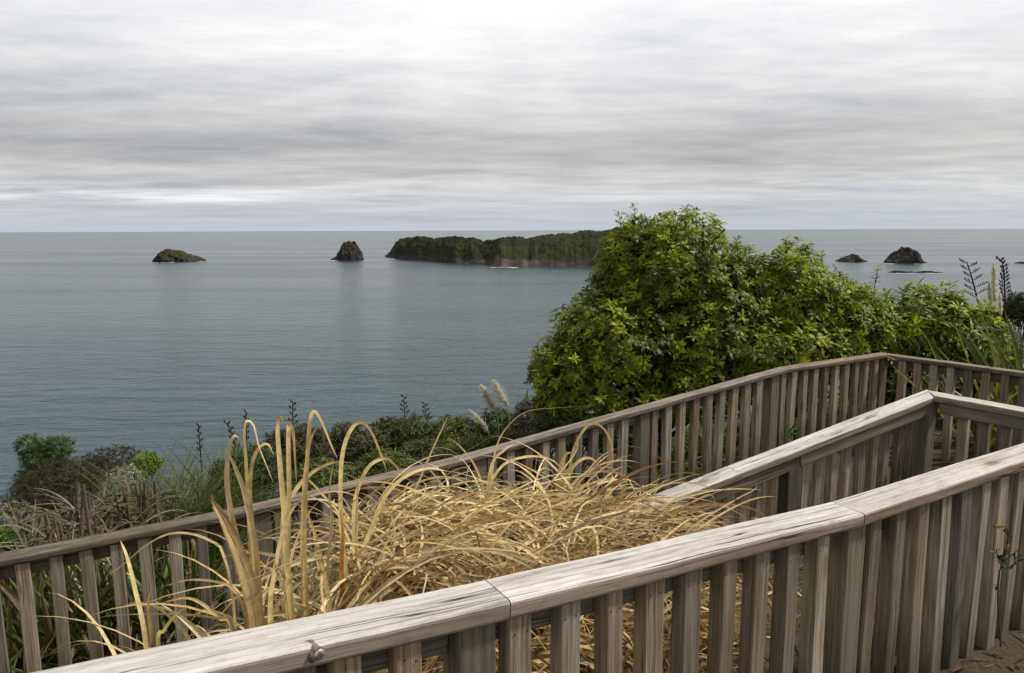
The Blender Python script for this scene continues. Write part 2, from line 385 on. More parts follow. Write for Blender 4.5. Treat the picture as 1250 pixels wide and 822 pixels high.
def ground(x, y):
    x = np.asarray(x, float); y = np.asarray(y, float)
    q = (y - 1.71 - .6 * x) / NA                    # distance beyond the near fence
    cx = np.clip(x, -8, 8)
    qc = (5.25 - .047 * cx - 1.71) / NA
    za = A_top(cx) - H; zc = np.minimum(C_top(cx) - H - .12, za - .05)
    t = np.clip((q - .15) / np.maximum(qc * .62, .5), 0, 1); t = t * t * (3 - 2 * t)
    z = za + (zc - za) * t
    out = np.maximum(q - qc - .25, 0)
    z = z - .30 * np.minimum(out, 5) - .82 * np.maximum(out - 5, 0)
    back = np.maximum(-q - .6, 0); z = z + .12 * np.minimum(back, 1.5) + .02 * back
    z = z + .02 * fbm(np.stack([x * 2.1, y * 2.1, x * 0], -1), 3, 11) + np.clip(out, 0, 6) * .07 * fbm(np.stack([x * .5, y * .5, x * 0], -1), 3, 21)
    z = z + .42 * np.exp(-((x - .2) / .95) ** 2 - ((q - 1.0) / .5) ** 2)
    return z
xs = np.concatenate([np.linspace(-120, -14, 30)[:-1], np.linspace(-14, 16, 151), np.linspace(16, 120, 30)[1:]])
ys = np.concatenate([np.linspace(-40, -4, 16)[:-1], np.linspace(-4, 22, 131), np.linspace(22, 170, 50)[1:]])
X, Y = np.meshgrid(xs, ys, indexing='ij')
mb = MB(); mb.add(np.stack([X, Y, np.maximum(ground(X, Y), SEA - 6)], -1), grid_q(len(xs), len(ys))[:, ::-1])
mb.build('hillside_ground', M['ground'], kind='structure')

# ------------------------------------------------------------------ timber
def board(mb, P0, P1, w, t, lat, r=.006, nr=3, seg=None, sh0=0, sh1=0, wob=.0012, mat=0, seed=0, vert=False):
    """a timber from P0 to P1 (centre of its top face), width w along lat, thickness t downwards"""
    P0 = np.asarray(P0, float); P1 = np.asarray(P1, float); L = np.linalg.norm(P1 - P0); d = (P1 - P0) / L
    lat = np.asarray(lat, float); nr_ = unit(np.cross(lat, d)) if vert else unit(np.cross(d, lat))
    lat = unit(np.cross(nr_, d)); 
    if seg is None: seg = max(2, int(L / .05))
    cr = []
    for cx, cy, a0 in ((w / 2 - r, -r, 90), (w / 2 - r, -t + r, 0), (-w / 2 + r, -t + r, -90), (-w / 2 + r, -r, 180)):
        for k in range(nr):
            a = R(a0 - 90 * k / (nr - 1)); cr.append((cx + r * math.cos(a), cy + r * math.sin(a)))
    for f in (.25, .5, .75): cr.append((-w / 2 + r + (w - 2 * r) * f, 0.0))
    cr = np.array(cr); m = len(cr)
    per = np.concatenate([[0], np.cumsum(np.linalg.norm(np.diff(np.vstack([cr, cr[:1]]), axis=0), axis=1))])
    s = np.linspace(0, 1, seg + 1)
    a = np.c_[cr, ][:, 0]; b = cr[:, 1]
    sl = s[:, None] * L + (1 - s)[:, None] * sh0 * a[None] + s[:, None] * sh1 * a[None]
    pos = P0 + d * sl[..., None] + lat * a[None, :, None] + nr_ * b[None, :, None]
    if wob:
        q = np.stack([sl * 3.1 + seed * 7.7, np.broadcast_to(a * 9, sl.shape), np.broadcast_to(b * 9 + seed, sl.shape)], -1)
        pos = pos + nr_ * (vnoise(q, 3) * wob + vnoise(q * np.array([6., 4, 4]), 4) * wob * .5)[..., None] + lat * (vnoise(q, 5) * wob)[..., None]
    pos = np.concatenate([pos, pos[:, :1]], 1)
    uv = np.stack([np.c_[sl, sl[:, :1]] + seed * 3.3, np.broadcast_to(per + seed * 1.7, (seg + 1, m + 1))], -1)
    mb.add(pos.reshape(-1, 3), grid_q(seg + 1, m + 1)[:, ::-1], mat=mat, uv=uv.reshape(-1, 2))
    for e, rev in ((0, False), (seg, True)):
        p = pos[e, :m]; uvE = np.c_[p @ lat * .3 + seed, p @ nr_ + p @ lat * .2]
        idx = np.arange(m)[None]
        mb.add(p, idx[:, ::-1] if rev else idx, mat=mat, uv=uvE)

def slat_meshes(tag_, n, h, w=.066, t=.057):
    out = []
    for i in range(n):
        mb = MB(); lean = rng.normal(0, .0025, 2)
        # front face looks along -n (local -y); local x runs along the fence; origin at the top
        board(mb, (lean[0], t / 2, 0), (-lean[0], t / 2 + lean[1], -h), w + .002 + rng.normal(0, .003), t, (1, 0, 0), .0035, 2, 6, wob=.001, seed=i + 3, vert=True)
        for sx in (-.018, .018):
            a = np.arange(8) * math.pi / 4; rr_ = .0032
            v = np.c_[sx + rng.normal(0, .003) + rr_ * np.cos(a), np.full(8, -t / 2 - .0025), -.05 + rng.normal(0, .006) + rr_ * np.sin(a)]
            mb.add(v, np.arange(8)[None], mat=1)
        out.append(mb.mesh('baluster_' + tag_, [M['slat_wood'], M['nail']], smooth=False))
    return out
SL = slat_meshes('slat', 10, .97)

def fence_line(root, org, dirv, nrm, k_top, s0, s1, bal_q, rail_q, post_s, pitch, top_drop, phase=0.0, rail_h=.09, slat_skip=(), topz=None, post_q=None, wide=.105, low_rail=False):
    """balusters, rails and posts of one straight run. org: xy of station 0; k_top(x) is the cap's top height"""
    angz = math.atan2(dirv[1], dirv[0]); base = np.array(root.location)
    zt = lambda s: float(k_top(org[0] + dirv[0] * s))
    cuts = sorted(post_s)
    for ps in cuts:                                   # posts
        if not s0 - .2 <= ps <= s1 + .2: continue
        mb = MB(); c = org + dirv * ps + nrm * (post_q if post_q is not None else (rail_q + bal_q) / 2)
        zz = zt(ps) - top_drop + .002
        board(mb, (c[0] + nrm[0] * .05, c[1] + nrm[1] * .05, zz), (c[0] + nrm[0] * .05, c[1] + nrm[1] * .05, zz - H - .25), wide, .1, (dirv[0], dirv[1], 0), .004, 2, 8, seed=ps * 3.1, vert=True, wob=.001)
        mb.build('post', M['slat_wood'], root, smooth=False)
    n = 0
    s = s0 + phase
    while s < s1:
        if not any(abs(s - ps) < .085 for ps in cuts):
            c = org + dirv * s + nrm * bal_q
            o = bpy.data.objects.new('baluster', SL[int(rng.integers(len(SL)))]); col.objects.link(o); o.parent = root
            o.location = (c[0] - base[0], c[1] - base[1], zt(s) - top_drop + .003 - base[2] - abs(rng.normal(0, .0015)))
            o.rotation_euler = (rng.normal(0, .007), rng.normal(0, .008), angz + rng.normal(0, .03))
            n += 1
        s += pitch * (1 + rng.normal(0, .012))
    br = [s0 - .1] + [p for p in cuts if s0 < p < s1] + [s1 + .1]
    if topz is None: topz = top_drop + .002
    for a, b in zip(br[:-1], br[1:]):
        a2, b2 = a + (.0 if a == br[0] else .055), b - (.0 if b == br[-1] else .055)
        if b2 - a2 < .1: continue
        for dz in (topz, H - .09) if low_rail else (topz,):
            mb = MB(); c0 = org + dirv * a2 + nrm * rail_q; c1 = org + dirv * b2 + nrm * rail_q
            # rail stands on edge: width is vertical
            bend = [s_ for s_ in np.linspace(a2, b2, max(2, int((b2 - a2) / .6) + 1))]
            p0 = (c0[0], c0[1], zt(a2) - dz); p1 = (c1[0], c1[1], zt(b2) - dz)
            board(mb, p0, p1, .045, rail_h, (nrm[0], nrm[1], 0), .004, 2, seed=a * 2.3 + dz, wob=.001)
            mb.build('rail', M['rail_wood'], root, smooth=False)
    return n
def caps(root, org, dirv, nrm, k_top, cuts, w, t, mats, q0, sh_first=0, sh_last=0, gap=.0025, r=.011):
    """cap boards between successive stations; q0 = offset of the cap's front edge"""
    n = len(cuts) - 1
    for i in range(n):
        a = cuts[i] + (gap / 2 if i else 0); b = cuts[i + 1] - (gap / 2 if i < n - 1 else 0)
        a += sh_first * w / 2 if i == 0 else 0
        b += sh_last * w / 2 if i == n - 1 else 0
        c0 = org + dirv * a + nrm * (q0 + w / 2); c1 = org + dirv * b + nrm * (q0 + w / 2)
        tz = lambda s: float(k_top(org[0] + dirv[0] * s))
        mb = MB()
        board(mb, (c0[0], c0[1], tz(a)), (c1[0], c1[1], tz(b)), w, t, (nrm[0], nrm[1], 0), r, 4, sh0=sh_first if i == 0 else 0, sh1=sh_last if i == n - 1 else 0, wob=.0022, seed=i * 1.9 + org[0])
        mb.build('cap_board', mats[i] if isinstance(mats, list) else mats, root, smooth=False)

def plan_s(org, dirv, u, v, nrm, q=0):
    """station where the picture ray (u, v) meets the vertical plane of a fence line"""
    d = ray(u, v); n = np.array([nrm[0], nrm[1]]); o = org + n * q
    s = (o @ n) / (d[:2] @ n); p = d * s
    return float((p[:2] - org) @ dirv), p

# near fence
OA = np.array([0, 1.71])
fA = thing('wooden_fence', 'nearest pale timber fence with a wide flat cap, rising from the bottom left corner', 'fence', (0, 1.78, -1.79))
sA = [plan_s(OA, ADIR, u, v, AN)[0] for u, v in ((393, 805), (624, 754), (1055, 644))]
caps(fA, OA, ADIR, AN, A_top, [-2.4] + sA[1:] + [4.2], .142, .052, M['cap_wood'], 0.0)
b0 = plan_s(OA, ADIR, 683, 740, AN, .015)[0]
ph = (b0 + .035 - (-2.3)) % .155
fence_line(fA, OA, ADIR, AN, A_top, -2.3, 4.1, .0435, .096, [sA[0] - .06, sA[1] - .085, sA[2] - .005, 3.9], .155, .052, ph, post_q=.07, low_rail=True)

# a torn knot on the cap's edge
kp = OA + ADIR * (sA[0] - .01); kz = float(A_top(kp[0]))
k0 = np.array([*(kp + AN * .075 - ADIR * .09), kz - .030]); k1 = np.array([*(kp + AN * .024 - ADIR * .010), kz - .0120]); k2 = np.array([*(kp - AN * .004), kz - .020])
def knot_mesh(rs, c_, ext, name, mat_):
    mb = MB(); p = spline(np.array([k0 if ext > -.002 else k0 * .25 + k1 * .75, k1, k2 + np.array([-AN[0], -AN[1], 0]) * ext]), 12)
    tubes(mb, p[None], rs[0], rs[1], 12, c=c_); V = mb.v[0]; V += .0032 * np.stack([vnoise(V * 95, 5), vnoise(V * 95, 6), vnoise(V * 95, 7)], -1)
    e = V[-12:]; cen = e.mean(0); nrm_ = np.array([-AN[0], -AN[1], 0])
    for f, d in ((1.0, 0), (.86, .0022), (.45, .0030)):
        mb.add(cen + (e - cen) * f + nrm_ * d, np.zeros((0, 4), int), c_, 0)
    b0 = len(V); q = []
    for a in range(2):
        for i in range(12): q.append((b0 + a * 12 + i, b0 + a * 12 + (i + 1) % 12, b0 + (a + 1) * 12 + (i + 1) % 12, b0 + (a + 1) * 12 + i))
    mb.q.append(np.array(q)); mb.m.append(np.zeros(len(q), int)); mb.q.append(np.arange(b0 + 24, b0 + 36)[None]); mb.m.append(np.zeros(1, int))
    for i_ in range(len(mb.v)): mb.uv[i_] = np.c_[mb.v[i_] @ np.array([.5, .2, 0]), mb.v[i_] @ np.array([.9, .3, .6])]
    return mb.build(name, mat_, fA)
knot_mesh((.011, .0160), (1, 1, 1), -.001, 'knot', M['cap_wood'])
knot_mesh((.0135, .0205), (1, 1, 1), -.0035, 'knot_recess_shade', M['old_cap'])  # dark collar, its colour standing in for the shaded recess round the knot

# middle fence
OB = np.array([0, 4.05])
sBc = plan_s(OB, BDIR, 1140, 489, BN)[0]
sB0 = plan_s(OB, BDIR, 728, 642, BN)[0]
cB = OB + BDIR * sBc
pB = np.array([0., 0.])
d = ray(1250, 510); e = d * (-1.40 / d[2])
BR = unit(e[:2] - cB); BRN = np.array([-BR[1], BR[0]])       # right-hand run of the middle fence
fB = thing('wooden_fence', 'middle timber fence with a cornered cap, its low end sunk in dry grass', 'fence', (cB[0], cB[1], -2.3))
half = math.acos(float(np.clip(BDIR @ BR, -1, 1))) / 2
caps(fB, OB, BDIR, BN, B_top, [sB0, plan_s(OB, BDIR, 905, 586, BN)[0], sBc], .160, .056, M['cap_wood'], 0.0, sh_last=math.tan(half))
sx = [plan_s(OB, BDIR, u, v, BN)[0] for u, v in ((972, 570), )]
fence_line(fB, OB, BDIR, BN, B_top, sB0, sBc - .02, .092, .036, sx + [sx[0] - 1.35, sBc + .02], .155, .056, .05, post_q=.065)
zB = lambda x: -1.355
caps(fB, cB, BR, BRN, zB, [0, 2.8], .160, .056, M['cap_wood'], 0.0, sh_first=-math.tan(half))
fence_line(fB, cB, BR, BRN, zB, .14, 2.7, .092, .036, [1.4], .155, .056, .06, post_q=.065)

# far fence
OC = np.array([0, 5.25])
sCc = plan_s(OC, CDIR, 1081, 438.5, CN)[0]
cC = OC + CDIR * sCc
d = ray(1250, 461.4); e = d * (-1.343 / d[2])
CR = unit(e[:2] - cC); CRN = np.array([-CR[1], CR[0]])
fC = thing('wooden_fence', 'farthest grey timber fence with a thin mossy cap, turning a corner below the trees', 'fence', (cC[0], cC[1], -2.15))
half = math.acos(float(np.clip(CDIR @ CR, -1, 1))) / 2
cu = [-4.6] + [plan_s(OC, CDIR, u, v, CN)[0] for u, v in ((300, 634), (560, 571), (962, 455))] + [sCc]
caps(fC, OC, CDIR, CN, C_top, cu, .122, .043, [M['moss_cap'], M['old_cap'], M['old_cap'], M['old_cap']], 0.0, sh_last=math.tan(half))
b0 = plan_s(OC, CDIR, 851, 495, CN, .015)[0]
posts = [plan_s(OC, CDIR, u, v, CN)[0] for u, v in ((790, 515), (949, 470))]
dp = posts[1] - posts[0]
posts = [posts[0] - dp * 3, posts[0] - dp * 2, posts[0] - dp] + posts + [sCc + .02]
fence_line(fC, OC, CDIR, CN, C_top, -4.5, sCc - .03, .0435, .096, posts, .155, .043, (b0 + 4.5) % .155, post_q=.07)
zC = lambda x: -1.300
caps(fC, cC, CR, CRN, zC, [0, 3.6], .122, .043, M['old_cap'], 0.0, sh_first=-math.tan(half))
fence_line(fC, cC, CR, CRN, zC, .14, 3.5, .0435, .096, [1.6, 3.2], .155, .043, .02, post_q=.07)

# ------------------------------------------------------------------ dry grass
STRAW = [(.74, .575, .305), (.64, .475, .22), (.82, .69, .425), (.46, .325, .15), (.70, .555, .31), (.55, .425, .235), (.41, .33, .215)]
def straw_cols(n, K, green=.1, orange=.03):
    c = np.array(STRAW)[rng.integers(len(STRAW), size=n)] * (.8 + .35 * rng.random((n, 1)))
    c = np.repeat(c[:, None], K, 1)
    t = np.linspace(0, 1, K)[None, :, None]
    g = (rng.random(n) < green)[:, None, None]
    c = np.where(g, c * np.clip(t * 1.5, 0, 1) + np.array([.20, .22, .06]) * np.clip(1 - t * 1.5, 0, 1), c)
    o = (rng.random(n) < orange)[:, None, None]
    c = np.where(o, c * .35 + np.array([.36, .19, .04]) * .65, c)
    tip = (rng.random(n) < .4)[:, None, None]
    return np.where(tip, c * (1 - .35 * t ** 3), c)
def blades(mb, P, az, e0, L, droop, w, cols, pw=1.4, twist=0.0, wig=.0, K=14, fold=.35, mat=0, bed=False):
    n = len(P); t = np.linspace(0, 1, K)
    el = e0[:, None] - droop[:, None] * t[None] ** pw
    a = az[:, None] + (twist[:, None] if np.ndim(twist) else twist) * t[None]
    if wig:
        a = a + wig * np.cumsum(rng.normal(0, 1, (n, K)), 1) / math.sqrt(K); el = el + wig * .6 * np.cumsum(rng.normal(0, 1, (n, K)), 1) / math.sqrt(K)
    T = np.stack([np.cos(el) * np.cos(a), np.cos(el) * np.sin(a), np.sin(el)], -1)
    C = P[:, None] + np.concatenate([np.zeros((n, 1, 3)), np.cumsum(T[:, :-1] * .5 + T[:, 1:] * .5, 1)], 1) * (L / (K - 1))[:, None, None]
    S0 = np.stack([-np.sin(a), np.cos(a), 0 * a], -1); N0 = np.cross(S0, T)
    ro = (rng.normal(0, .6, n)[:, None] + rng.normal(0, .9, n)[:, None] * t[None])[..., None]
    S = S0 * np.cos(ro) + N0 * np.sin(ro)
    prof = np.interp(t, [0, .1, .5, .85, 1], [.75, 1, .9, .5, .04])
    if bed:
        la = .17 + .42 * rng.random((n, 1)) ** 1.5
        for org_, nn_, top_, lim, sg in ((OA, AN, A_top, la, 1), (OC, CN, C_top, -.03, -1)):
            q = (C[..., :2] - org_) @ nn_; inside = (sg * (lim - q) > 0) & (C[..., 2] < top_(C[..., 0]) + (.30 if sg > 0 else .03))
            sh_ = np.where(inside, lim - q, 0); C[..., :2] += sh_[..., None] * nn_
        C[..., 2] = np.maximum(C[..., 2], ground(C[..., 0], C[..., 1]) + .01)
    ribbons(mb, C, S, w[:, None] * prof[None] * .5, cols, fold, mat)
    return C
def keep_above(C, lift=.03):
    C[..., 2] = np.maximum(C[..., 2], ground(C[..., 0], C[..., 1]) + lift); return C

def hero(mb, pts, y0, y1, wpx, c, K=22):
    """one blade through picture points at depths y0 (root) .. y1 (tip)"""
    n = len(pts); P = np.array([at(u, v, y0 + (y1 - y0) * i / (n - 1)) for i, (u, v) in enumerate(pts)])
    g = P[0].copy(); g[2] -= .35; P = np.vstack([g, P])
    C = spline(P, K)[None]
    T = unit(np.gradient(C, axis=1)); view = unit(C); S = unit(np.cross(T, view))
    tw = rng.normal(0, .25) + np.linspace(0, rng.normal(0, .5), K); Nn = np.cross(S, T)
    S = S * np.cos(tw)[None, :, None] + Nn * np.sin(tw)[None, :, None]
    prof = np.interp(np.linspace(0, 1, K), [0, .15, .6, .9, 1], [.8, 1, .85, .45, .05])
    w = wpx * .64 * y0 / F
    ribbons(mb, C, S, (w * prof * .5)[None], np.asarray(c), .3)

def tussock(label, u, v, Y, n, spread, Lr, e0r, drr, azm, azs, hero_list=(), green=.1, extra=None, w=(.008, .020), seedpart=True):
    b = at(u, v, Y); gz = float(ground(b[0], b[1]))
    root = thing('dry_grass_clump', label, 'dry grass', (b[0], b[1], gz), 'clumps of dead grass in the planting bed')
    mb = MB()
    P = np.stack([b[0] + rng.normal(0, spread[0], n), b[1] + rng.normal(0, spread[1], n), np.zeros(n)], -1)
    q = (P[:, 1] - 1.71 - .6 * P[:, 0]) / NA; fix = q < .24
    P[fix, :2] += AN * (.26 + .1 * rng.random(fix.sum()) - q[fix])[:, None]
    P[:, 2] = ground(P[:, 0], P[:, 1]) - .02
    az = rng.normal(azm, azs, n); e0 = rng.uniform(*e0r, n); L = rng.uniform(*Lr, n); dr = rng.uniform(*drr, n)
    blades(mb, P, az, e0, L, dr, rng.uniform(*w, n), straw_cols(n, 14, green), twist=rng.normal(0, .35, n), wig=.12, bed=True)
    for h in hero_list:
        pts, y0, y1, wp = h[:4]; K = 22
        cc = straw_cols(1, K, .25 if len(h) < 5 else 0, 0); cc = cc * .35 + np.array([.78, .62, .31]) * .65 * rng.uniform(.85, 1.1)
        if len(h) > 4: cc = np.broadcast_to(np.array(h[4], float), (1, K, 3))
        hero(mb, pts, y0, y1, wp, cc)
    if extra: extra(mb)
    mb.build('foliage', M['straw'], root)
    return root
hA = [([(308, 745), (300, 700), (285, 640), (278, 600), (277, 570), (280, 545), (286, 532), (291, 535)], 2.0, 2.05, 12),
      ([(307, 690), (303, 620), (300, 560), (298, 530), (301, 514), (310, 520), (316, 545), (328, 575), (334, 590)], 2.1, 2.2, 10),
      ([(312, 690), (306, 640), (298, 600), (290, 578), (283, 562), (274, 547)], 2.05, 2.1, 11),
      ([(315, 690), (308, 640), (305, 600), (308, 565), (318, 545), (328, 543), (334, 556)], 2.15, 2.2, 9),
      ([(354, 720), (350, 690), (348, 640), (343, 580), (339, 530), (341, 508), (347, 518)], 2.1, 2.1, 12),
      ([(352, 700), (353, 600), (352, 540), (353, 518), (358, 530), (360, 560), (362, 590)], 2.15, 2.2, 10),
      ([(372, 690), (372, 640), (374, 580), (378, 520), (383, 502), (392, 513), (405, 545), (412, 560)], 2.2, 2.35, 9),
      ([(369, 680), (371, 600), (375, 560), (380, 535), (388, 520)], 2.2, 2.2, 8),
      ([(178, 785), (165, 720), (155, 680), (147, 660)], 1.75, 1.85, 10),
      ([(285, 735), (272, 675), (260, 662), (235, 652), (205, 652), (175, 668), (150, 690), (128, 704)], 2.0, 2.1, 6),
      ([(285, 765), (265, 755), (220, 750), (170, 750), (128, 752)], 1.85, 1.9, 6),
      ([(283, 770), (268, 755), (245, 736), (225, 730), (198, 736)], 1.9, 1.9, 8),
      ([(300, 760), (285, 720), (262, 710), (230, 708), (200, 716)], 1.95, 2.0, 6),
      ([(193, 790), (200, 770), (215, 750), (230, 741)], 1.72, 1.8, 8, (.42, .36, .12)),
      ([(186, 790), (183, 760), (181, 735), (184, 722)], 1.72, 1.75, 8, (.30, .24, .07)),
      ([(330, 750), (335, 700), (345, 650), (362, 615), (390, 598)], 2.05, 2.2, 12),
      ([(345, 640), (360, 600), (380, 578), (405, 565), (430, 565)], 2.2, 2.4, 10),
      ([(352, 740), (352, 700), (362, 660), (378, 625), (392, 610)], 2.1, 2.2, 11),
      ([(318, 740), (300, 690), (283, 650), (275, 640)], 2.0, 2.0, 9)]
def broken_stalk(mb):                                   # a stout bundle of stiff dead blades
    for k in range(7):
        du = rng.normal(0, 6); 
        hero(mb, [(306 + du * 1.1, 760), (290 + du, 690), (271 + du * .8, 640 + rng.normal(0, 3)), (257 + du * .5, 602 + abs(rng.normal(0, 9)))], 1.95 + .02 * k, 1.98 + .02 * k, 13,
             np.broadcast_to(np.array([(.46, .33, .16), (.36, .25, .11), (.52, .40, .21)][k % 3], float), (1, 22, 3)))
tussock('tall upright dry grass clump with a stout broken stalk, by the near cap', 345, 740, 2.05, 300, (.2, .14), (.6, 1.25), (R(55), R(88)), (R(60), R(150)), R(10), 1.0, hA, .25, broken_stalk)
hB = [([(425, 725), (417, 650), (416, 580), (420, 545), (430, 522), (440, 516), (452, 525), (465, 555), (473, 578)], 2.3, 2.5, 10),
      ([(432, 640), (436, 600), (450, 570), (468, 560), (480, 566), (495, 585)], 2.4, 2.6, 9),
      ([(418, 730), (417, 690), (418, 650), (415, 620)], 2.28, 2.3, 10, (.40, .20, .04)),
      ([(436, 720), (435, 660), (436, 610), (438, 580)], 2.35, 2.4, 8),
      ([(500, 625), (515, 580), (532, 540), (547, 509)], 2.7, 2.8, 5),
      ([(440, 690), (452, 650), (468, 610), (490, 585), (520, 572), (545, 575)], 2.4, 2.6, 10),
      ([(400, 700), (405, 640), (402, 600), (408, 560)], 2.25, 2.3, 6)]
tussock('dense dry grass clump leaning right with one high arching blade above it', 455, 690, 2.4, 1150, (.27, .2), (.6, 1.2), (R(50), R(89)), (R(80), R(200)), R(15), 1.5, hB, .12)
hC = [([(549, 715), (556, 690), (559, 660), (550, 640), (528, 617)], 2.35, 2.4, 9),
      ([(592, 640), (600, 570), (615, 550), (628, 542)], 2.8, 2.9, 7),
      ([(594, 625), (600, 585), (606, 545), (622, 518), (645, 502), (680, 498), (720, 496)], 2.9, 3.1, 4),
      ([(590, 620), (610, 572), (640, 558), (670, 560), (690, 575)], 2.8, 3.0, 6),
      ([(545, 700), (555, 660), (575, 630), (605, 612), (640, 605)], 2.45, 2.6, 9),
      ([(630, 690), (632, 660), (640, 650), (655, 645)], 2.4, 2.4, 6)]
tussock('broad dry grass mound swept to the right in the middle of the planting bed', 560, 665, 2.65, 1500, (.30, .27), (.6, 1.15), (R(45), R(88)), (R(90), R(210)), R(10), 1.5, hC, .08)
def matted(mb):                                         # arcs lying tangled over the top of the heap
    n = 1500; u = rng.uniform(420, 790, n); f = rng.random(n) ** 1.3
    vt = np.interp(u, [430, 500, 600, 700, 760, 830], [622, 622, 622, 618, 624, 644]); v = vt + 12 + f * 75
    P = np.array([at(a, b, 3.05 - .55 * c_ - .25 * (a < 520)) for a, b, c_ in zip(u, v, f)])
    az = np.where(rng.random(n) < .65, rng.normal(.1, .8, n), rng.uniform(0, 6.283, n))
    blades(mb, P, az, rng.uniform(-.2, .75, n), rng.uniform(.3, .8, n), rng.uniform(.6, 2.4, n), rng.uniform(.005, .015, n), straw_cols(n, 14, .02), twist=rng.normal(0, .8, n), wig=.2, bed=True)
hD = [([(695, 580), (702, 545), (715, 522), (726, 517), (738, 525), (747, 545), (748, 575)], 3.3, 3.4, 6),
      ([(690, 610), (697, 575), (712, 560), (726, 562), (738, 578)], 3.2, 3.3, 7),
      ([(680, 605), (684, 575), (690, 556), (698, 552)], 3.2, 3.2, 9),
      ([(685, 608), (690, 580), (700, 566)], 3.22, 3.2, 9),
      ([(760, 665), (800, 640), (830, 630), (865, 620), (886, 616)], 3.0, 3.0, 5),
      ([(700, 600), (725, 577), (755, 578), (765, 590), (755, 597), (730, 597)], 3.1, 3.1, 5),
      ([(760, 600), (800, 607), (820, 622), (827, 645)], 3.1, 3.1, 4)]
tussock('collapsed heap of tangled dry grass lying over the low end of the middle fence', 668, 648, 2.85, 1350, (.26, .24), (.5, 1.0), (R(35), R(88)), (R(110), R(230)), R(8), 1.4, hD, .03, matted, w=(.006, .015))
# straw litter lying on the bed, seen between the balusters
n = 900; mb = MB()
sx_ = rng.uniform(-1.2, 3.2, n); qx = rng.uniform(.16, 2.2, n) ** 1.0
P = np.stack([OA[0] + ADIR[0] * sx_ + AN[0] * qx, OA[1] + ADIR[1] * sx_ + AN[1] * qx, np.zeros(n)], -1); P[:, 2] = ground(P[:, 0], P[:, 1]) + .01 + .3 * rng.random(n) ** 2
blades(mb, P, rng.uniform(0, 6.3, n), rng.uniform(-.1, .9, n), rng.uniform(.2, .7, n), rng.uniform(.3, 1.6, n), rng.uniform(.005, .012, n), straw_cols(n, 8, 0) * .3, K=8, bed=True)  # straw colours cut down to stand for the shade under the heap
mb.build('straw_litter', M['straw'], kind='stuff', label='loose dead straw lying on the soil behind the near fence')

# ------------------------------------------------------------------ foliage
def ellip_tips(ells, dens, rmin=.55, low=-.55, pw=.6):
    """points on and inside a union of ellipsoids (c, r) with outward directions"""
    Ps, Ds = [], []
    for c, r in ells:
        c = np.asarray(c); r = np.asarray(r)
        n = int(dens * 4 * math.pi * ((r[0] * r[1] + r[1] * r[2] + r[0] * r[2]) / 3))
        d = unit(rng.normal(0, 1, (n, 3))); d = d[d[:, 2] > low]; n = len(d)
        lump = 1 + .15 * vnoise(d * 2.8 + c, 31) + .13 * vnoise(d * 6.5 + c, 32)
        rad = (rmin + (1 - rmin) * rng.random(n) ** pw) * lump
        Ps.append(c + d * r * rad[:, None]); Ds.append(unit(d / r))
    P = np.concatenate(Ps); D = np.concatenate(Ds)
    keep = np.ones(len(P), bool)
    for c, r in ells:                                   # thin out what lies deep inside another lobe
        q = np.linalg.norm((P - np.asarray(c)) / np.asarray(r), axis=1); keep &= (q > .5) | (rng.random(len(P)) < .15)
    return P[keep], D[keep]
def px_ell(u, v, Y, ru, rv, ry): return (at(u, v, Y), (ru * Y / F, ry, rv * Y / F))
def rosettes(mb, P, D, nl, L, W, cols, updir=.55, el=(.15, .75), droop=.25, K=4, stem=True, fold=.3):
    n = len(P); A = unit(D + np.array([0, 0, updir]) + rng.normal(0, .25, (n, 3)))
    ref = np.where(np.abs(A[:, 2:3]) > .9, np.array([1., 0, 0]), np.array([0, 0, 1.])); X = unit(np.cross(A, ref)); Y = np.cross(A, X)
    ph = rng.random((n, 1)) * 6.28 + np.arange(nl)[None] * 2.4 + rng.normal(0, .2, (n, nl)); e = rng.uniform(*el, (n, nl))
    dirs = (X[:, None] * np.cos(ph)[..., None] + Y[:, None] * np.sin(ph)[..., None]) * np.cos(e)[..., None] + A[:, None] * np.sin(e)[..., None]
    base = P[:, None] + A[:, None] * (rng.random((n, nl)) * L * .45)[..., None]
    ups = np.repeat(A[:, None], nl, 1)
    ll = (L * rng.uniform(.6, 1.15, (n, nl))).ravel()
    c = (cols[:, None] * rng.uniform(.8, 1.2, (n, nl, 1))).reshape(-1, 3)
    leaves(mb, base.reshape(-1, 3), dirs.reshape(-1, 3), ups.reshape(-1, 3), ll, ll * (W / L) * rng.uniform(.85, 1.15, len(ll)), rng.uniform(0, droop * 2, len(ll)), c, K, fold=fold)
def limbs(mb, base, P, n, r0, K=7, r1=.004, sag=.15):
    i = rng.integers(len(P), size=n); tip = P[i]; b = np.repeat(np.asarray(base, float)[None], n, 0) + rng.normal(0, r0 * .6, (n, 3)) * np.array([1, 1, 0])
    mid = (b * .55 + tip * .45) + np.array([0, 0, 1]) * (tip[:, 2:3] - b[:, 2:3]) * .15 + rng.normal(0, .12, (n, 3))
    tubes(mb, bez(b, mid, tip, K), r0 * rng.uniform(.25, .6, n), r1, 5)
def youth(n, old, young, p):
    t = np.clip(rng.random(n) ** (1 / max(p, .05)) * 1.0, 0, 1); return mixc(old, young, t)

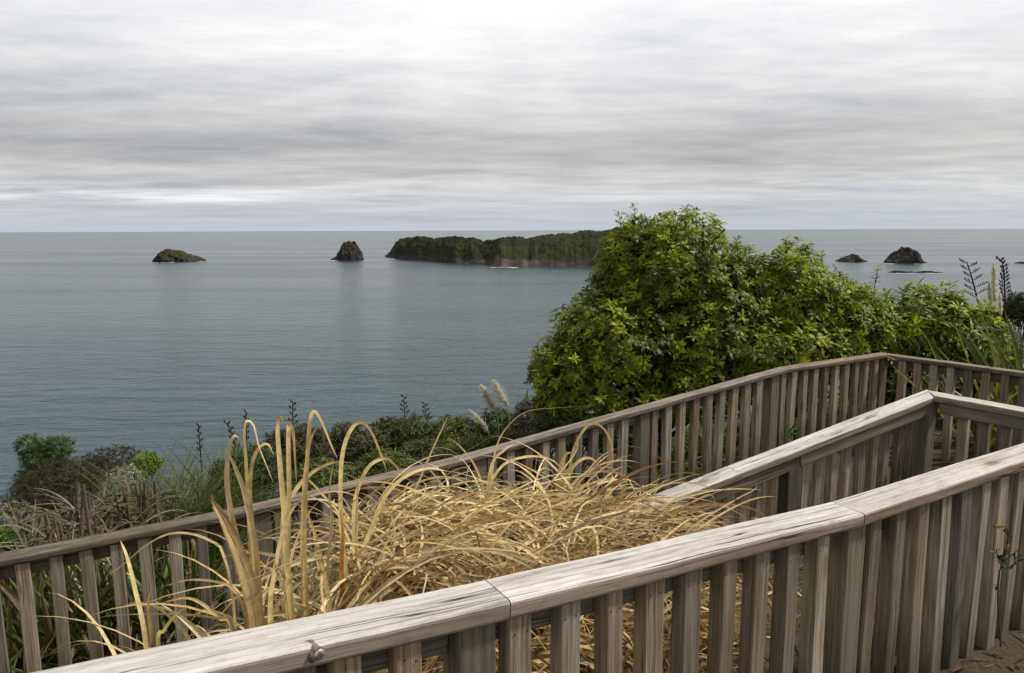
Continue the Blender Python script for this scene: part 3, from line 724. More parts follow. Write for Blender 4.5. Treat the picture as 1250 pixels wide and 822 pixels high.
def tree(name, label, cat, ells, base, dens, nl, L, W, old, young, p, trunk_r=.07, group=None, shoots=(), nlimb=60, mat='leaf', updir=.5, rmin=.5):
    gz = float(ground(base[0], base[1])); b = np.array([base[0], base[1], gz - .05])
    root = thing(name, label, cat, (b[0], b[1], gz), group)
    P, D = ellip_tips(ells, dens, rmin)
    P[:, 2] = np.maximum(P[:, 2], ground(P[:, 0], P[:, 1]) + .08)
    mb = MB()
    cols = youth(len(P), old, young, p)
    rosettes(mb, P, D, nl, L, W, cols, updir)
    # single shoots that stand out of the crown, leafy all the way up
    st = MB()
    for (u, v, Y, hgt, lean) in shoots:
        t0 = at(u, v, Y); a = t0 + np.array([-lean, 0, -hgt])
        path = bez(a[None], (a + np.array([0, 0, hgt * .6]))[None], t0[None], 6); tubes(st, path, .007, .003)
        m = int(hgt / .035); tt = np.linspace(.15, 1, m); PP = np.array([np.interp(tt, np.linspace(0, 1, 6), path[0][:, k]) for k in range(3)]).T
        rosettes(mb, PP, np.repeat(np.array([[lean, 0, 1.]]), m, 0), 4, L * .95, W * .9, youth(m, old, young, p * 1.8), 1.0, (.25, .8))
    # tip sprigs that break the outline
    top = P[D[:, 2] > .1]; pick = top[rng.integers(len(top), size=max(10, len(P) // 28))]
    m = len(pick); hh = rng.uniform(.04, .15, m)
    dd = unit(np.c_[rng.normal(0, .35, (m, 2)), np.ones(m)])
    tubes(st, bez(pick, pick + dd * hh[:, None] * .5, pick + dd * hh[:, None], 4), .005, .0025)
    for f in (.55, 1.0): rosettes(mb, pick + dd * hh[:, None] * f, dd, 6, L, W, youth(m, old, young, p * 1.6), 1.0)
    mb.build('crown', M[mat], root)
    limbs(st, b + np.array([0, 0, .35]), P, nlimb, trunk_r * .8)
    st.build('limbs', M['bark'], root)
    tk = MB(); tp = np.array([b, b + np.array([.03, .02, .25]), b + np.array([-.02, .03, .55]), b + np.array([.04, .0, .95])])
    tubes(tk, spline(tp, 8)[None], trunk_r, trunk_r * .6, 9); tk.build('trunk', M['bark'], root)
    return root
OLD = (.056, .082, .007); YNG = (.34, .405, .012)
main = [px_ell(815, 335, 8.5, 84, 76, .85), px_ell(752, 418, 8.2, 76, 66, .9), px_ell(690, 455, 8.0, 44, 48, .6), px_ell(855, 412, 8.4, 88, 80, .9), px_ell(765, 345, 8.4, 38, 58, .5), px_ell(740, 490, 7.9, 90, 50, .6), px_ell(830, 480, 8.0, 80, 50, .6)]
bm = at(800, 520, 8.4)
tree('broadleaf_tree', 'tallest rounded green tree, its crown rising above the horizon behind the far fence', 'tree', main, bm, 230, 8, .085, .033, OLD, YNG, .8, .08,
     shoots=[(755, 262, 8.4, .35, -.05), (838, 254, 8.5, .25, .0), (775, 255, 8.5, .3, 0)])
sec = [px_ell(964, 374, 8.5, 56, 70, .65), px_ell(903, 362, 8.6, 44, 54, .5), px_ell(1025, 400, 8.6, 54, 52, .6), px_ell(1065, 410, 8.7, 40, 40, .5), px_ell(935, 430, 8.2, 90, 45, .7), px_ell(1030, 440, 8.5, 60, 40, .5), px_ell(930, 465, 8.2, 80, 40, .6)]
tree('broadleaf_tree', 'lower green tree with upright leafy shoots, joined to the right of the tallest tree', 'tree', sec, at(965, 500, 8.5), 230, 8, .085, .033, OLD, YNG, .85, .06,
     shoots=[(960, 292, 8.5, .4, .0), (1003, 310, 8.6, .45, .02), (1072, 328, 8.7, .6, .04), (1025, 335, 8.6, .4, .0), (985, 300, 8.5, .35, .03), (1045, 350, 8.6, .4, .02), (915, 305, 8.5, .35, 0)])
shr = [px_ell(1130, 405, 8.8, 62, 50, .6), px_ell(1175, 415, 8.8, 42, 45, .5), px_ell(1090, 415, 8.8, 45, 38, .5)]
tree('broadleaf_shrub', 'bright green shrub with large pointed leaves, below the brown flax flower stalks', 'shrub', shr, at(1135, 470, 8.8), 80, 9, .15, .04, (.058, .088, .009), (.34, .42, .018), .75, .04, nlimb=30,
    shoots=[(1130, 352, 8.8, .25, 0), (1160, 350, 8.8, .25, .03)])

def scrub(name, label, cat, blobs, Y, dens0, nl, L, W, old, young, p, ry=None, group=None, mat='scrub', twig=40, updir=.5, rmin=.45, twigc=None):
    """bush made of lobes given in picture pixels at depth Y"""
    dens = dens0 * 2.0; L = L * 1.3; W = W * 1.6
    ells = [px_ell(u, v, Y, ru, rv, (ry or max(ru, rv) * Y / F * .9)) for u, v, ru, rv in blobs]
    u, v, ru, rv = blobs[0]
    b = at(u, v + rv, Y); gz = float(ground(b[0], b[1])); root = thing(name, label, cat, (b[0], b[1], gz), group)
    P, D = ellip_tips(ells, dens, rmin, -.7); P[:, 2] = np.maximum(P[:, 2], ground(P[:, 0], P[:, 1]) + .05)
    mb = MB(); rosettes(mb, P, D, nl, L, W, youth(len(P), old, young, p), updir, (0, 1.1), .2, 3)
    mb.build('foliage', M[mat], root)
    st = MB(); limbs(st, (b[0], b[1], gz - .05), P, twig, .035, 6, .003); st.build('stems', M['bark'] if twigc is None else M[twigc], root)
    return root
BR_ = (.036, .033, .014); BRY = (.07, .06, .024)
G1, G1Y = (.035, .052, .015), (.085, .12, .025)
G2, G2Y = (.055, .078, .016), (.15, .18, .035)
OLV, OLVY = (.055, .06, .022), (.12, .12, .04)
scrub('small_tree', 'little domed green tree standing against the water, far left behind the brown bushes', 'tree', [(37, 545, 17, 14), (69, 547, 19, 14), (52, 560, 28, 14), (55, 585, 34, 24)], 13, 230, 6, .05, .012, (.04, .065, .016), (.085, .13, .03), .6, twig=30)
scrub('scrub_bush', 'large brown-green heath bush, leftmost of the hillside scrub, below the little domed tree', 'bush', [(78, 603, 62, 42), (40, 615, 35, 35), (120, 615, 40, 40)], 10, 260, 6, .04, .009, BR_, BRY, .6, twig=70)
scrub('scrub_bush', 'dark brown flat-topped heath bush between the little domed tree and the pale lichen bush', 'bush', [(142, 572, 42, 27), (110, 585, 32, 30)], 10.8, 260, 6, .04, .009, (.034, .029, .015), (.065, .05, .024), .6, twig=50)
scrub('scrub_bush', 'small bright lime-green bush above the grass tussock', 'bush', [(180, 566, 15, 10), (172, 574, 15, 10)], 9.6, 420, 6, .05, .02, (.09, .15, .015), (.17, .25, .025), .8, twig=15)
scrub('lichen_bush', 'pale grey-white twiggy bush in front of the dark brown heath bush', 'bush', [(152, 588, 22, 19), (140, 600, 18, 16)], 9, 260, 6, .035, .012, (.25, .25, .21), (.42, .42, .37), .7, twig=60, twigc='bark')
scrub('lichen_bush', 'grey lichen-covered bush at the left edge beneath the large brown-green bush', 'bush', [(12, 632, 30, 22), (45, 640, 28, 15)], 7.6, 230, 6, .03, .01, (.10, .09, .06), (.30, .30, .25), .5, twig=70)
scrub('scrub_bush', 'low bright green plant at the left edge above the mossy cap', 'bush', [(8, 660, 18, 13), (25, 664, 10, 8)], 5.9, 500, 6, .06, .018, (.06, .12, .015), (.13, .22, .025), .8, twig=12)
mid = [([(312, 575, 38, 30), (285, 590, 30, 30)], 8.6, G1, G1Y, 'dark green bush behind the upright dry grass blades'),
       ([(372, 552, 36, 32), (345, 545, 22, 20)], 9.2, (.045, .04, .02), (.09, .075, .03), 'brown-topped bush carrying a dark flower stalk behind the tallest dry blades'),
       ([(392, 590, 40, 26)], 7.6, G2, G2Y, 'fresh green bush just over the far cap behind the tallest dry blades'),
       ([(440, 548, 34, 28), (420, 535, 18, 18)], 9.6, OLV, OLVY, 'olive bush behind the single high arching dry blade'),
       ([(470, 575, 38, 22), (450, 585, 30, 20)], 8.0, G2, G2Y, 'yellow-green bush over the far cap beside the high arching dry blade'),
       ([(497, 535, 33, 28), (475, 530, 22, 18)], 10.2, G1, OLVY, 'dark rounded bush on the skyline of the scrub with reddish tips'),
       ([(522, 562, 36, 24)], 8.8, OLV, OLVY, 'brownish olive bush behind the straight leaning dry blade'),
       ([(545, 535, 30, 24), (565, 528, 20, 16)], 10, G2, G2Y, 'green bush left of the lowest white plume'),
       ([(570, 560, 40, 22), (600, 555, 30, 20)], 8.4, G2, G2Y, 'leafy green bush over the far cap beneath the white plumes'),
       ([(606, 525, 28, 26)], 10.4, G1, G1Y, 'dark green bush at the foot of the two taller white plumes'),
       ([(648, 515, 26, 26), (672, 525, 20, 24)], 9.6, (.06, .05, .04), (.13, .105, .085), 'bare greyish brown bush between the plumes and the tallest tree'),
       ([(625, 545, 30, 18)], 8.8, (.07, .06, .035), (.14, .12, .06), 'dull brown bush low beside the tallest tree')]
for bl, Yd, o_, y_, lab in mid:
    scrub('scrub_bush', lab, 'bush', bl, Yd, 230, 6, .055, .016, o_, y_, .6, twig=40, group='scrub bushes on the slope')
scrub('scrub_bush', 'dark green bush beyond the white plume at the right edge', 'bush', [(1243, 378, 16, 20), (1256, 384, 18, 22), (1212, 388, 12, 9)], 12, 220, 6, .06, .02, (.028, .04, .014), (.06, .08, .02), .6, twig=25)
scrub('scrub_bush', 'olive thin-leaved bush behind the right run of the far fence', 'bush', [(1212, 425, 30, 32), (1195, 440, 25, 20)], 9.3, 240, 7, .07, .008, (.06, .07, .022), (.13, .14, .04), .7, twig=40)

scrub('scrub_bush', 'dark low bush filling the gap behind the corner of the far fence', 'bush', [(1105, 470, 50, 30), (1165, 480, 50, 30), (1060, 475, 30, 25)], 8.4, 150, 6, .06, .02, (.03, .045, .014), (.07, .10, .02), .5, twig=25)
scrub('scrub_bush', 'dark low bush at the foot of the tallest tree behind the far fence', 'bush', [(690, 525, 45, 30), (760, 530, 50, 30)], 7.6, 150, 6, .06, .02, (.03, .045, .014), (.07, .10, .02), .5, twig=25)

# long-leaved grasses
def grass_tuft(name, label, cat, u, v, Y, n, Lr, w, old, young, e0=(R(50), R(88)), dr=(R(30), R(110)), spread=.16, group=None, mat='scrub', azm=None):
    b = at(u, v, Y); gz = float(ground(b[0], b[1])); root = thing(name, label, cat, (b[0], b[1], gz), group)
    P = np.stack([b[0] + rng.normal(0, spread, n), b[1] + rng.normal(0, spread, n), np.full(n, gz)], -1); P[:, 2] = ground(P[:, 0], P[:, 1]) - .02
    mb = MB(); az = rng.uniform(0, 6.283, n) if azm is None else rng.normal(azm, 1.0, n)
    c = np.repeat(mixc(old, young, rng.random(n))[:, None], 12, 1)
    blades(mb, P, az, rng.uniform(*e0, n), rng.uniform(*Lr, n), rng.uniform(*dr, n), rng.uniform(*w, n), c, K=12, wig=.08)
    mb.build('foliage', M[mat], root); return root, np.array([b[0], b[1], gz])
grass_tuft('grass_tussock', 'green weeping grass tussock beside the dead flax stems behind the far fence', 'grass tussock', 208, 640, 7.2, 800, (.9, 1.7), (.009, .017), (.05, .075, .02), (.13, .15, .05), group='green tussocks on the slope')
grass_tuft('grass_tussock', 'broad olive grass tussock with arching leaves behind the upright dry grass', 'grass tussock', 255, 630, 8.0, 900, (1.0, 1.9), (.009, .018), (.06, .08, .022), (.15, .16, .05), spread=.28, group='green tussocks on the slope')
grass_tuft('grass_tussock', 'small pale grass tuft over the far cap behind the high arching dry blade', 'grass tussock', 500, 585, 7.0, 120, (.4, .9), (.005, .01), (.12, .14, .05), (.26, .26, .12), group='green tussocks on the slope')

def flax(label, u, v, Y, nfan, Lr, w, old, young, spread=.25, group='flax plants by the fences', dead=0.22, e0=(R(55), R(88))):
    root, b = None, at(u, v, Y); gz = float(ground(b[0], b[1])); root = thing('flax_plant', label, 'flax', (b[0], b[1], gz), group)
    n = nfan; P = np.stack([b[0] + rng.normal(0, spread, n), b[1] + rng.normal(0, spread * .7, n), np.zeros(n)], -1)
    qc = (P[:, :2] - OC) @ CN; low = (qc < .3) & (P[:, 0] < 4); P[low, :2] += CN * (.3 - qc[low])[:, None]
    P[:, 2] = ground(P[:, 0], P[:, 1]) - .02
    c = mixc(old, young, rng.random(n)); dd = rng.random(n) < dead; c[dd] = np.array([.20, .15, .09])
    mb = MB(); K = 12; cols = np.repeat(c[:, None], K, 1)
    blades(mb, P, rng.uniform(0, 6.283, n), rng.uniform(*e0, n), rng.uniform(*Lr, n), rng.uniform(R(5), R(60), n), rng.uniform(*w, n), cols, K=K, fold=.8)
    mb.build('leaves', M['flax'], root); return root, np.array([b[0], b[1], gz])
FO, FY = (.032, .046, .016), (.085, .11, .03)
flax('green flax behind the far fence at the left edge, its blades seen through the gaps', 25, 720, 4.7, 55, (.55, 1.05), (.035, .06), FO, FY, .28)
flax('bright green flax behind the far fence, one yellow-green fan rising over the mossy cap', 110, 700, 4.85, 60, (.55, 1.05), (.03, .055), FO, (.19, .23, .05), .25)
flax('dark green flax behind the far fence, below the green weeping tussock', 205, 690, 4.95, 70, (.5, 1.0), (.025, .05), (.035, .06, .018), (.09, .13, .03), .28)
flax('flax with yellowing arching leaves just beyond the right run of the far fence', 1222, 470, 7.3, 46, (1.0, 1.6), (.03, .05), (.09, .13, .03), (.38, .34, .06), .25, e0=(R(35), R(78)))
rt, rb = flax('tall green flax with a stiff spear leaf at the right edge of the far fence', 1249, 450, 7.3, 14, (1.35, 1.8), (.05, .07), (.07, .10, .025), (.17, .21, .05), .12, e0=(R(70), R(88)))

# dead flax: broken brown stems and fallen leaves
def dead_clump(label, pts, Y):
    b = at(pts[0][0], pts[0][1], Y); gz = float(ground(b[0], b[1])); root = thing('dead_flax', label, 'dead flax', (b[0], b[1], gz), 'dead flax on the slope')
    st = MB()
    for (u, v, hpx) in pts:
        for k in range(4):
            yy = Y + rng.normal(0, .25); t = at(u + rng.normal(0, 7), v + abs(rng.normal(0, 8)), yy); h = hpx * yy / F * rng.uniform(.6, 1.1)
            a = t + np.array([rng.normal(0, .05), 0, -h - .5]); tubes(st, spline([a, (a + t) / 2 + rng.normal(0, .012, 3), t], 6)[None], .022, .012, 6, c=np.array([.13, .105, .085]) * rng.uniform(.7, 1.5))
    st.build('stems', M['deadwood'], root)
    n = 150; mb = MB(); us = rng.choice(len(pts), n); P = np.array([at(pts[i][0] + rng.normal(0, 14), pts[i][1] + pts[i][2] * rng.uniform(.3, 1.2), Y + rng.normal(0, .3)) for i in us])
    cc = mixc((.09, .07, .052), (.27, .225, .17), rng.random(n) ** 1.8)
    blades(mb, P, rng.uniform(0, 6.283, n), rng.uniform(-.3, 1.2, n), rng.uniform(.2, .55, n), rng.uniform(.3, 1.6, n), rng.uniform(.006, .018, n), np.repeat(cc[:, None], 9, 1), K=9)
    mb.build('dead_leaves', M['deadwood'], root)
dead_clump('brown broken flax stems in a row below the pale lichen bush', [(150, 590, 60), (165, 583, 65), (175, 600, 50), (180, 580, 60), (158, 610, 40), (140, 625, 30), (128, 605, 45)], 6.6)
dead_clump('tall brown broken flax stem with fallen pale leaves left of the row of stems', [(102, 587, 60), (108, 600, 50), (95, 615, 40), (90, 630, 35), (120, 640, 25), (112, 625, 35)], 6.2)
dead_clump('grey fallen flax stems over the mossy cap at the left edge', [(48, 625, 45), (55, 645, 30), (70, 640, 30), (30, 650, 25), (85, 650, 20)], 5.9)

# flax flower stalks
def stalk(label, pts, Y, branches, blen, fat=.010, c=(.055, .032, .03), group='flax flower stalks'):
    P = np.array([at(u, v, Y) for u, v in pts]); g = P[0].copy(); g[2] = float(ground(g[0], g[1])); root = thing('flax_flower_stalk', label, 'flower stalk', g, group)
    if P[0][2] > g[2] + .05: P = np.vstack([g, P])
    path = spline(P, 18); mb = MB(); tubes(mb, path[None], .013, .006, 6, c=c); mb.build('stem', M['deadwood'], root)
    hd = MB()
    top = path[-1]; a = np.linalg.norm(np.diff(path, axis=0), axis=1); cum = np.r_[0, np.cumsum(a)]
    span = branches[1]
    for i in range(branches[0]):
        s = cum[-1] - span * (i + .3) / branches[0]; p = np.array([np.interp(s, cum, path[:, k]) for k in range(3)])
        sd_ = 1 if i % 2 else -1; l = blen * (.55 + .6 * i / branches[0]); az = (0 if sd_ > 0 else math.pi) + rng.normal(0, .5)
        dv = np.array([math.cos(az) * .9, math.sin(az) * .9, .42]); q = p + dv * l
        tubes(hd, bez(p[None], (p + dv * l * .5 - np.array([0, 0, .02]))[None], q[None], 5), .005, .004, 5, c=c)
        for k in range(6):                              # seed pods along the branchlet
            f = .35 + .65 * k / 5; s_ = p + dv * l * f; e = s_ + np.array([dv[0] * .25 + rng.normal(0, .25), rng.normal(0, .3), .9]) * fat * 3.0
            tubes(hd, np.array([[s_, (s_ + e) / 2, e]]), fat * .45, fat * .2, 5, c=np.array(c) * rng.uniform(.7, 1.5))
    hd.build('seed_head', M['deadwood'], root)
stalk('branching flax flower stalk with spread seed pods, standing over the bright green shrub', [(1200, 400), (1192, 362), (1185, 335), (1180, 320)], 9.0, (11, .50), .16)
stalk('dense dark reddish flax flower stalk at the right edge, beside the white plume', [(1228, 420), (1227, 380), (1226, 340), (1224, 322), (1219, 316)], 9.2, (26, .62), .07)
stalk('thin dark flower stalk standing over the green tussocks, leftmost against the water', [(246, 570), (244, 545), (242, 518)], 9.5, (9, .4), .05)
stalk('leaning dark flower stalk with drooping pods behind the upright dry blades', [(292, 570), (286, 540), (279, 520), (273, 515)], 9.0, (10, .4), .055)
stalk('dark flower stalk just right of the first tall dry blades', [(302, 565), (301, 535), (300, 502)], 9.6, (10, .42), .055)
stalk('tallest dark flower stalk of the left scrub, between the pair of tall dry blades', [(360, 560), (358, 525), (357, 490)], 9.2, (12, .5), .08)
stalk('faint thin flower stalk between the arching dry blade and the straight leaning dry blade', [(495, 530), (494, 505), (493, 484)], 11, (8, .3), .08)
stalk('small dark flower stalk beside the straight leaning dry blade', [(524, 530), (521, 510), (518, 492)], 11, (8, .3), .08)

# feathery plumes
def plume_plant(label, base, Y, plumes, group='feathery white plumes'):
    b = at(base[0], base[1], Y); gz = float(ground(b[0], b[1])); root = thing('plume_grass', label, 'plume grass', (b[0], b[1], gz), group)
    n = 130; P = np.stack([b[0] + rng.normal(0, .12, n), b[1] + rng.normal(0, .12, n), np.full(n, gz)], -1); mb = MB()
    blades(mb, P, rng.uniform(0, 6.283, n), rng.uniform(R(55), R(88), n), rng.uniform(.6, 1.2, n), rng.uniform(R(40), R(120), n), rng.uniform(.006, .011, n), np.repeat(mixc((.06, .08, .025), (.16, .17, .06), rng.random(n))[:, None], 10, 1), K=10)
    mb.build('leaves', M['scrub'], root)
    for pts, L, fat in plumes:
        S = np.array([at(u, v, Y) for u, v in pts]); path = spline(np.vstack([b * np.array([1, 1, 0]) + np.array([0, 0, gz]), S]), 16)
        pm = MB(); tubes(pm, path[None], .006, .003, 5, c=(.45, .40, .28))
        a = np.r_[0, np.cumsum(np.linalg.norm(np.diff(path, axis=0), axis=1))]; m = 900
        s = a[-1] - L * rng.random(m) ** .9; p = np.array([np.interp(s, a, path[:, k]) for k in range(3)]).T
        t = unit(path[-1] - path[-3]); f = (a[-1] - s) / L
        dirv = unit(np.repeat(t[None], m, 0) * 1.0 + rng.normal(0, .33, (m, 3)) + np.array([0, 0, -.15]))
        ln = L * (.10 + .30 * np.sin(np.clip(f, 0, 1) * 2.6)) * rng.uniform(.6, 1.1, m) * fat
        leaves(pm, p, dirv, rng.normal(0, 1, (m, 3)), ln, np.full(m, .006), rng.uniform(0, .3, m), mixc((.66, .62, .52), (.86, .84, .78), rng.random(m)), 3, np.array([.5, 1, .2]), 0)
        pm.build('plume', M['plume'], root)
plume_plant('pair of feathery white plumes leaning left against the water, left of the tallest tree', (612, 540), 10.0, [([(608, 515), (600, 495), (588, 472)], .42, 1), ([(622, 510), (614, 488), (603, 466)], .42, 1)])
plume_plant('single slim pale plume leaning left below the pair of plumes', (600, 560), 9.6, [([(597, 532), (586, 514), (573, 501)], .40, .6)])
plume_plant('upright creamy white plume between the two brown flax stalks at the right edge', (1216, 440), 8.9, [([(1215, 400), (1214, 360), (1213, 322)], .50, .45), ([(1212, 400), (1209, 370), (1207, 345)], .3, .4), ([(1222, 405), (1222, 385), (1220, 358)], .28, .4)])

# small weeds
def weed(name, label, cat, stems, Y, nleaf, L, W, cl, flower=None):
    b = at(stems[0][0][0], stems[0][0][1], Y); root = thing(name, label, cat, (b[0], b[1], float(ground(b[0], b[1]))))
    st = MB(); lf = MB(); PP = []
    for pts in stems:
        p = spline([at(u, v, Y + rng.normal(0, .02)) for u, v in pts], 10); tubes(st, p[None], .004, .002, 5, c=(.09, .06, .035)); PP.append(p)
    st.build('stems', M['deadwood'], root)
    PP = np.concatenate(PP); i = rng.integers(2, len(PP), nleaf); 
    leaves(lf, PP[i], unit(rng.normal(0, 1, (nleaf, 3)) + np.array([0, 0, .3])), np.repeat(np.array([[0., -.3, 1]]), nleaf, 0) + rng.normal(0, .3, (nleaf, 3)), rng.uniform(.6, 1.2, nleaf) * L, rng.uniform(.8, 1.2, nleaf) * W, rng.uniform(0, .4, nleaf), mixc(cl[0], cl[1], rng.random(nleaf)), 4)
    lf.build('leaves', M['leaf'], root)
    for (u, v) in (flower or []):
        fl = MB(); c = at(u, v, Y); m = 9; a = np.arange(m) * 6.283 / m
        leaves(fl, np.repeat(c[None], m, 0), np.c_[np.cos(a), np.full(m, -.4), np.sin(a)], np.repeat(np.array([[0., -1, .2]]), m, 0), np.full(m, .012), np.full(m, .007), np.zeros(m), np.repeat(np.array([[.65, .42, .02]]), m, 0), 3)
        fl.build('flower', M['plume'], root)
pw = plan_s(OA, ADIR, 1222, 700, AN)[1]
weed('yellow_weed', 'spindly weed with small yellow flowers against the near fence at the right edge', 'weed', [[(1222, 790), (1218, 730), (1222, 690), (1238, 676), (1250, 664)], [(1222, 690), (1218, 680), (1216, 672)], [(1238, 676), (1240, 690)], [(1222, 690), (1230, 660), (1229, 645), (1219, 643)]], float(pw[1]) - .12, 26, .035, .014, ((.03, .05, .02), (.05, .09, .03)), [(1219, 643), (1229, 666)])
pw = plan_s(OC, CDIR, 968, 520, CN)[1]
weed('seedling', 'little leafy green seedling at the foot of the far fence, beside its dark post', 'weed', [[(966, 560), (966, 535), (967, 518)], [(966, 545), (972, 528), (975, 520)]], float(pw[1]) - .1, 40, .07, .025, ((.06, .11, .02), (.13, .2, .03)))

# undergrowth carpet on the slope
n = 26000; mb = MB()
sx_ = rng.uniform(-9, 11, n); q_ = 3.35 + 7.5 * rng.random(n)
P = np.stack([OA[0] + ADIR[0] * sx_ + AN[0] * q_, OA[1] + ADIR[1] * sx_ + AN[1] * q_, np.zeros(n)], -1)
qc = (P[:, :2] - OC) @ CN; qr = (P[:, :2] - cC) @ CRN
ok = (qc > .25) | (P[:, 0] > 4.2); ok &= ~((P[:, 0] > 3.0) & (qr < .25)); P = P[ok]; n = len(P); P[:, 2] = ground(P[:, 0], P[:, 1]) - .01
pt = vnoise(np.c_[P[:, :2] * .8, np.zeros(n)], 77)
c = mixc((.05, .07, .018), (.13, .15, .035), rng.random(n)); br_ = (pt + rng.normal(0, .3, n)) > .2; c[br_] = mixc((.10, .075, .045), (.24, .18, .11), rng.random(br_.sum()))
blades(mb, P, rng.uniform(0, 6.283, n), rng.uniform(.5, 1.5, n), rng.uniform(.15, .55, n), rng.uniform(.3, 2.0, n), rng.uniform(.008, .022, n), np.repeat(c[:, None], 6, 1), K=6)
mb.build('undergrowth', M['scrub'], kind='stuff', label='low grass and weeds carpeting the slope beyond the far fence')
# litter on the path at the lower right
n = 1600; mb = MB(); sx_ = rng.uniform(1.2, 5.5, n); q_ = -rng.uniform(.0, 1.6, n)
P = np.stack([OA[0] + ADIR[0] * sx_ + AN[0] * q_, OA[1] + ADIR[1] * sx_ + AN[1] * q_, np.zeros(n)], -1); P[:, 2] = ground(P[:, 0], P[:, 1]) + .006
blades(mb, P, rng.uniform(0, 6.283, n), rng.uniform(0, .25, n), rng.uniform(.03, .16, n), rng.uniform(0, .5, n), rng.uniform(.004, .014, n), np.repeat(mixc((.07, .05, .035), (.26, .20, .13), rng.random(n) ** 2)[:, None], 5, 1), K=5)
mb.build('leaf_litter', M['straw'], kind='stuff', label='dry leaf litter on the earth path at the foot of the near fence')

# ------------------------------------------------------------------ islets and headland
def islet(label, prof, vbase, depth_f=.8, rough=.16, veg=.5, group='rock islets in the sea', cat='islet', n=170, m=110):
    """prof: silhouette as (u, v) from left waterline to right waterline"""
    us = np.array([p[0] for p in prof], float); vs = np.array([p[1] for p in prof], float)
    c = atz((us[0] + us[-1]) / 2, vbase, SEA); Yd = c[1]; px = Yd / F
    xs_ = np.array([at(u, vbase, Yd)[0] for u in us]); hs = np.array([at(u, v, Yd)[2] - SEA for u, v in prof])
    w = xs_[-1] - xs_[0]; hmax = hs.max(); D = w * depth_f * .5
    x = np.linspace(xs_[0] - w * .02, xs_[-1] + w * .02, n); y = np.linspace(-1.25, 1.25, m)
    hx = np.interp(x, xs_, hs, left=0, right=0)
    X_, T = np.meshgrid(x, y, indexing='ij')
    e = (np.abs(2 * (X_ - (xs_[0] + xs_[-1]) / 2) / w)); half = np.sqrt(np.clip(1.08 - e ** 2, .02, 1))
    nz = fbm(np.stack([X_ / w * 5, T * 2.2, T * 0 + c[0] * .01], -1), 5, 41); nz2 = fbm(np.stack([X_ / w * 16, T * 7, T * 0 + 3], -1), 4, 47)
    tt = np.abs(T + .18 * nz) / half
    sh = np.clip(1 - tt ** 2.6, -.4, 1)
    Z = hx[:, None] * np.where(sh > 0, sh ** .5, sh) * (1 + rough * nz * 1.2) + hmax * rough * 1.5 * nz2 * (hx[:, None] / hmax) ** .5 - .04 * hmax
    Z = np.maximum(Z, -4)
    q3 = np.stack([X_ / w * 9, T * 4, Z / hmax * 3], -1)
    g = (Yd + D) / Yd; X_ = X_ * g; Z = Z * np.where(Z > 0, g, 1)
    V = np.stack([X_ + w * .045 * fbm(q3, 4, 51), Yd + D + T * D + w * .08 * fbm(q3, 4, 55), SEA + Z], -1)
    # plant cover: gentle upper ground
    gx, gy = np.gradient(Z); slope = np.hypot(gx / (x[1] - x[0]), gy / (D * (y[1] - y[0])))
    cov = np.clip(veg + .5 * (Z / hmax - .5) - .16 * (slope - 1.2) + .25 * nz, 0, 1)
    Cc = np.stack([cov, np.clip(nz2 * 1.5 - .35, 0, 1) * .3, cov * 0], -1)
    mb = MB(); mb.add(V - np.array([c[0], Yd, SEA]), grid_q(n, m)[:, ::-1], Cc.reshape(-1, 3))
    o = mb.build('islet', M['islet'], label=label, cat=cat, group=group); o.location = (c[0], Yd, SEA); return o
islet('low rocky islet with a grassy slope tailing right, farthest left in the sea', [(188, 320), (193, 317), (197, 311), (202, 307.5), (208, 305.5), (217, 307.5), (226, 311), (236, 313.5), (245, 317), (249, 319)], 320, .8, .16, .55)
islet('steep rounded rock stack with a green top, just left of the long headland', [(403, 317), (410, 315), (414, 312), (417, 305), (422, 298), (428, 295), (434, 297), (438, 303), (441, 308), (442, 314), (443, 318)], 318, .85, .16, .62)
islet('largest rock islet on the right with a pointed peak and dark bare sides', [(1080, 321), (1086, 318), (1092, 312), (1098, 306), (1103, 302.5), (1109, 304), (1113, 308), (1116, 314), (1121, 319), (1128, 321)], 322, .9, .18, .35)
islet('small low rock islet with a knob on top, left of the largest right islet', [(1021, 319), (1028, 316), (1036, 314), (1041, 311), (1045, 315), (1051, 318), (1057, 320)], 320, .9, .2, .1)
islet('flat dark reef barely above the water below the largest right islet', [(1084, 333), (1092, 331.3), (1100, 331), (1107, 332.6), (1112, 331.7), (1117, 333)], 333.3, .5, .2, -.3, cat='reef')
islet('thin dark reef beside the flat reef, tapering right', [(1119, 333), (1126, 331.6), (1134, 331.3), (1140, 332.4), (1150, 333.3)], 333.6, .5, .2, -.3, cat='reef')
islet('dark flat rock at the right edge of the sea', [(1240, 322), (1245, 320.5), (1252, 320), (1262, 321), (1268, 322)], 322.3, .7, .2, -.2, cat='reef')

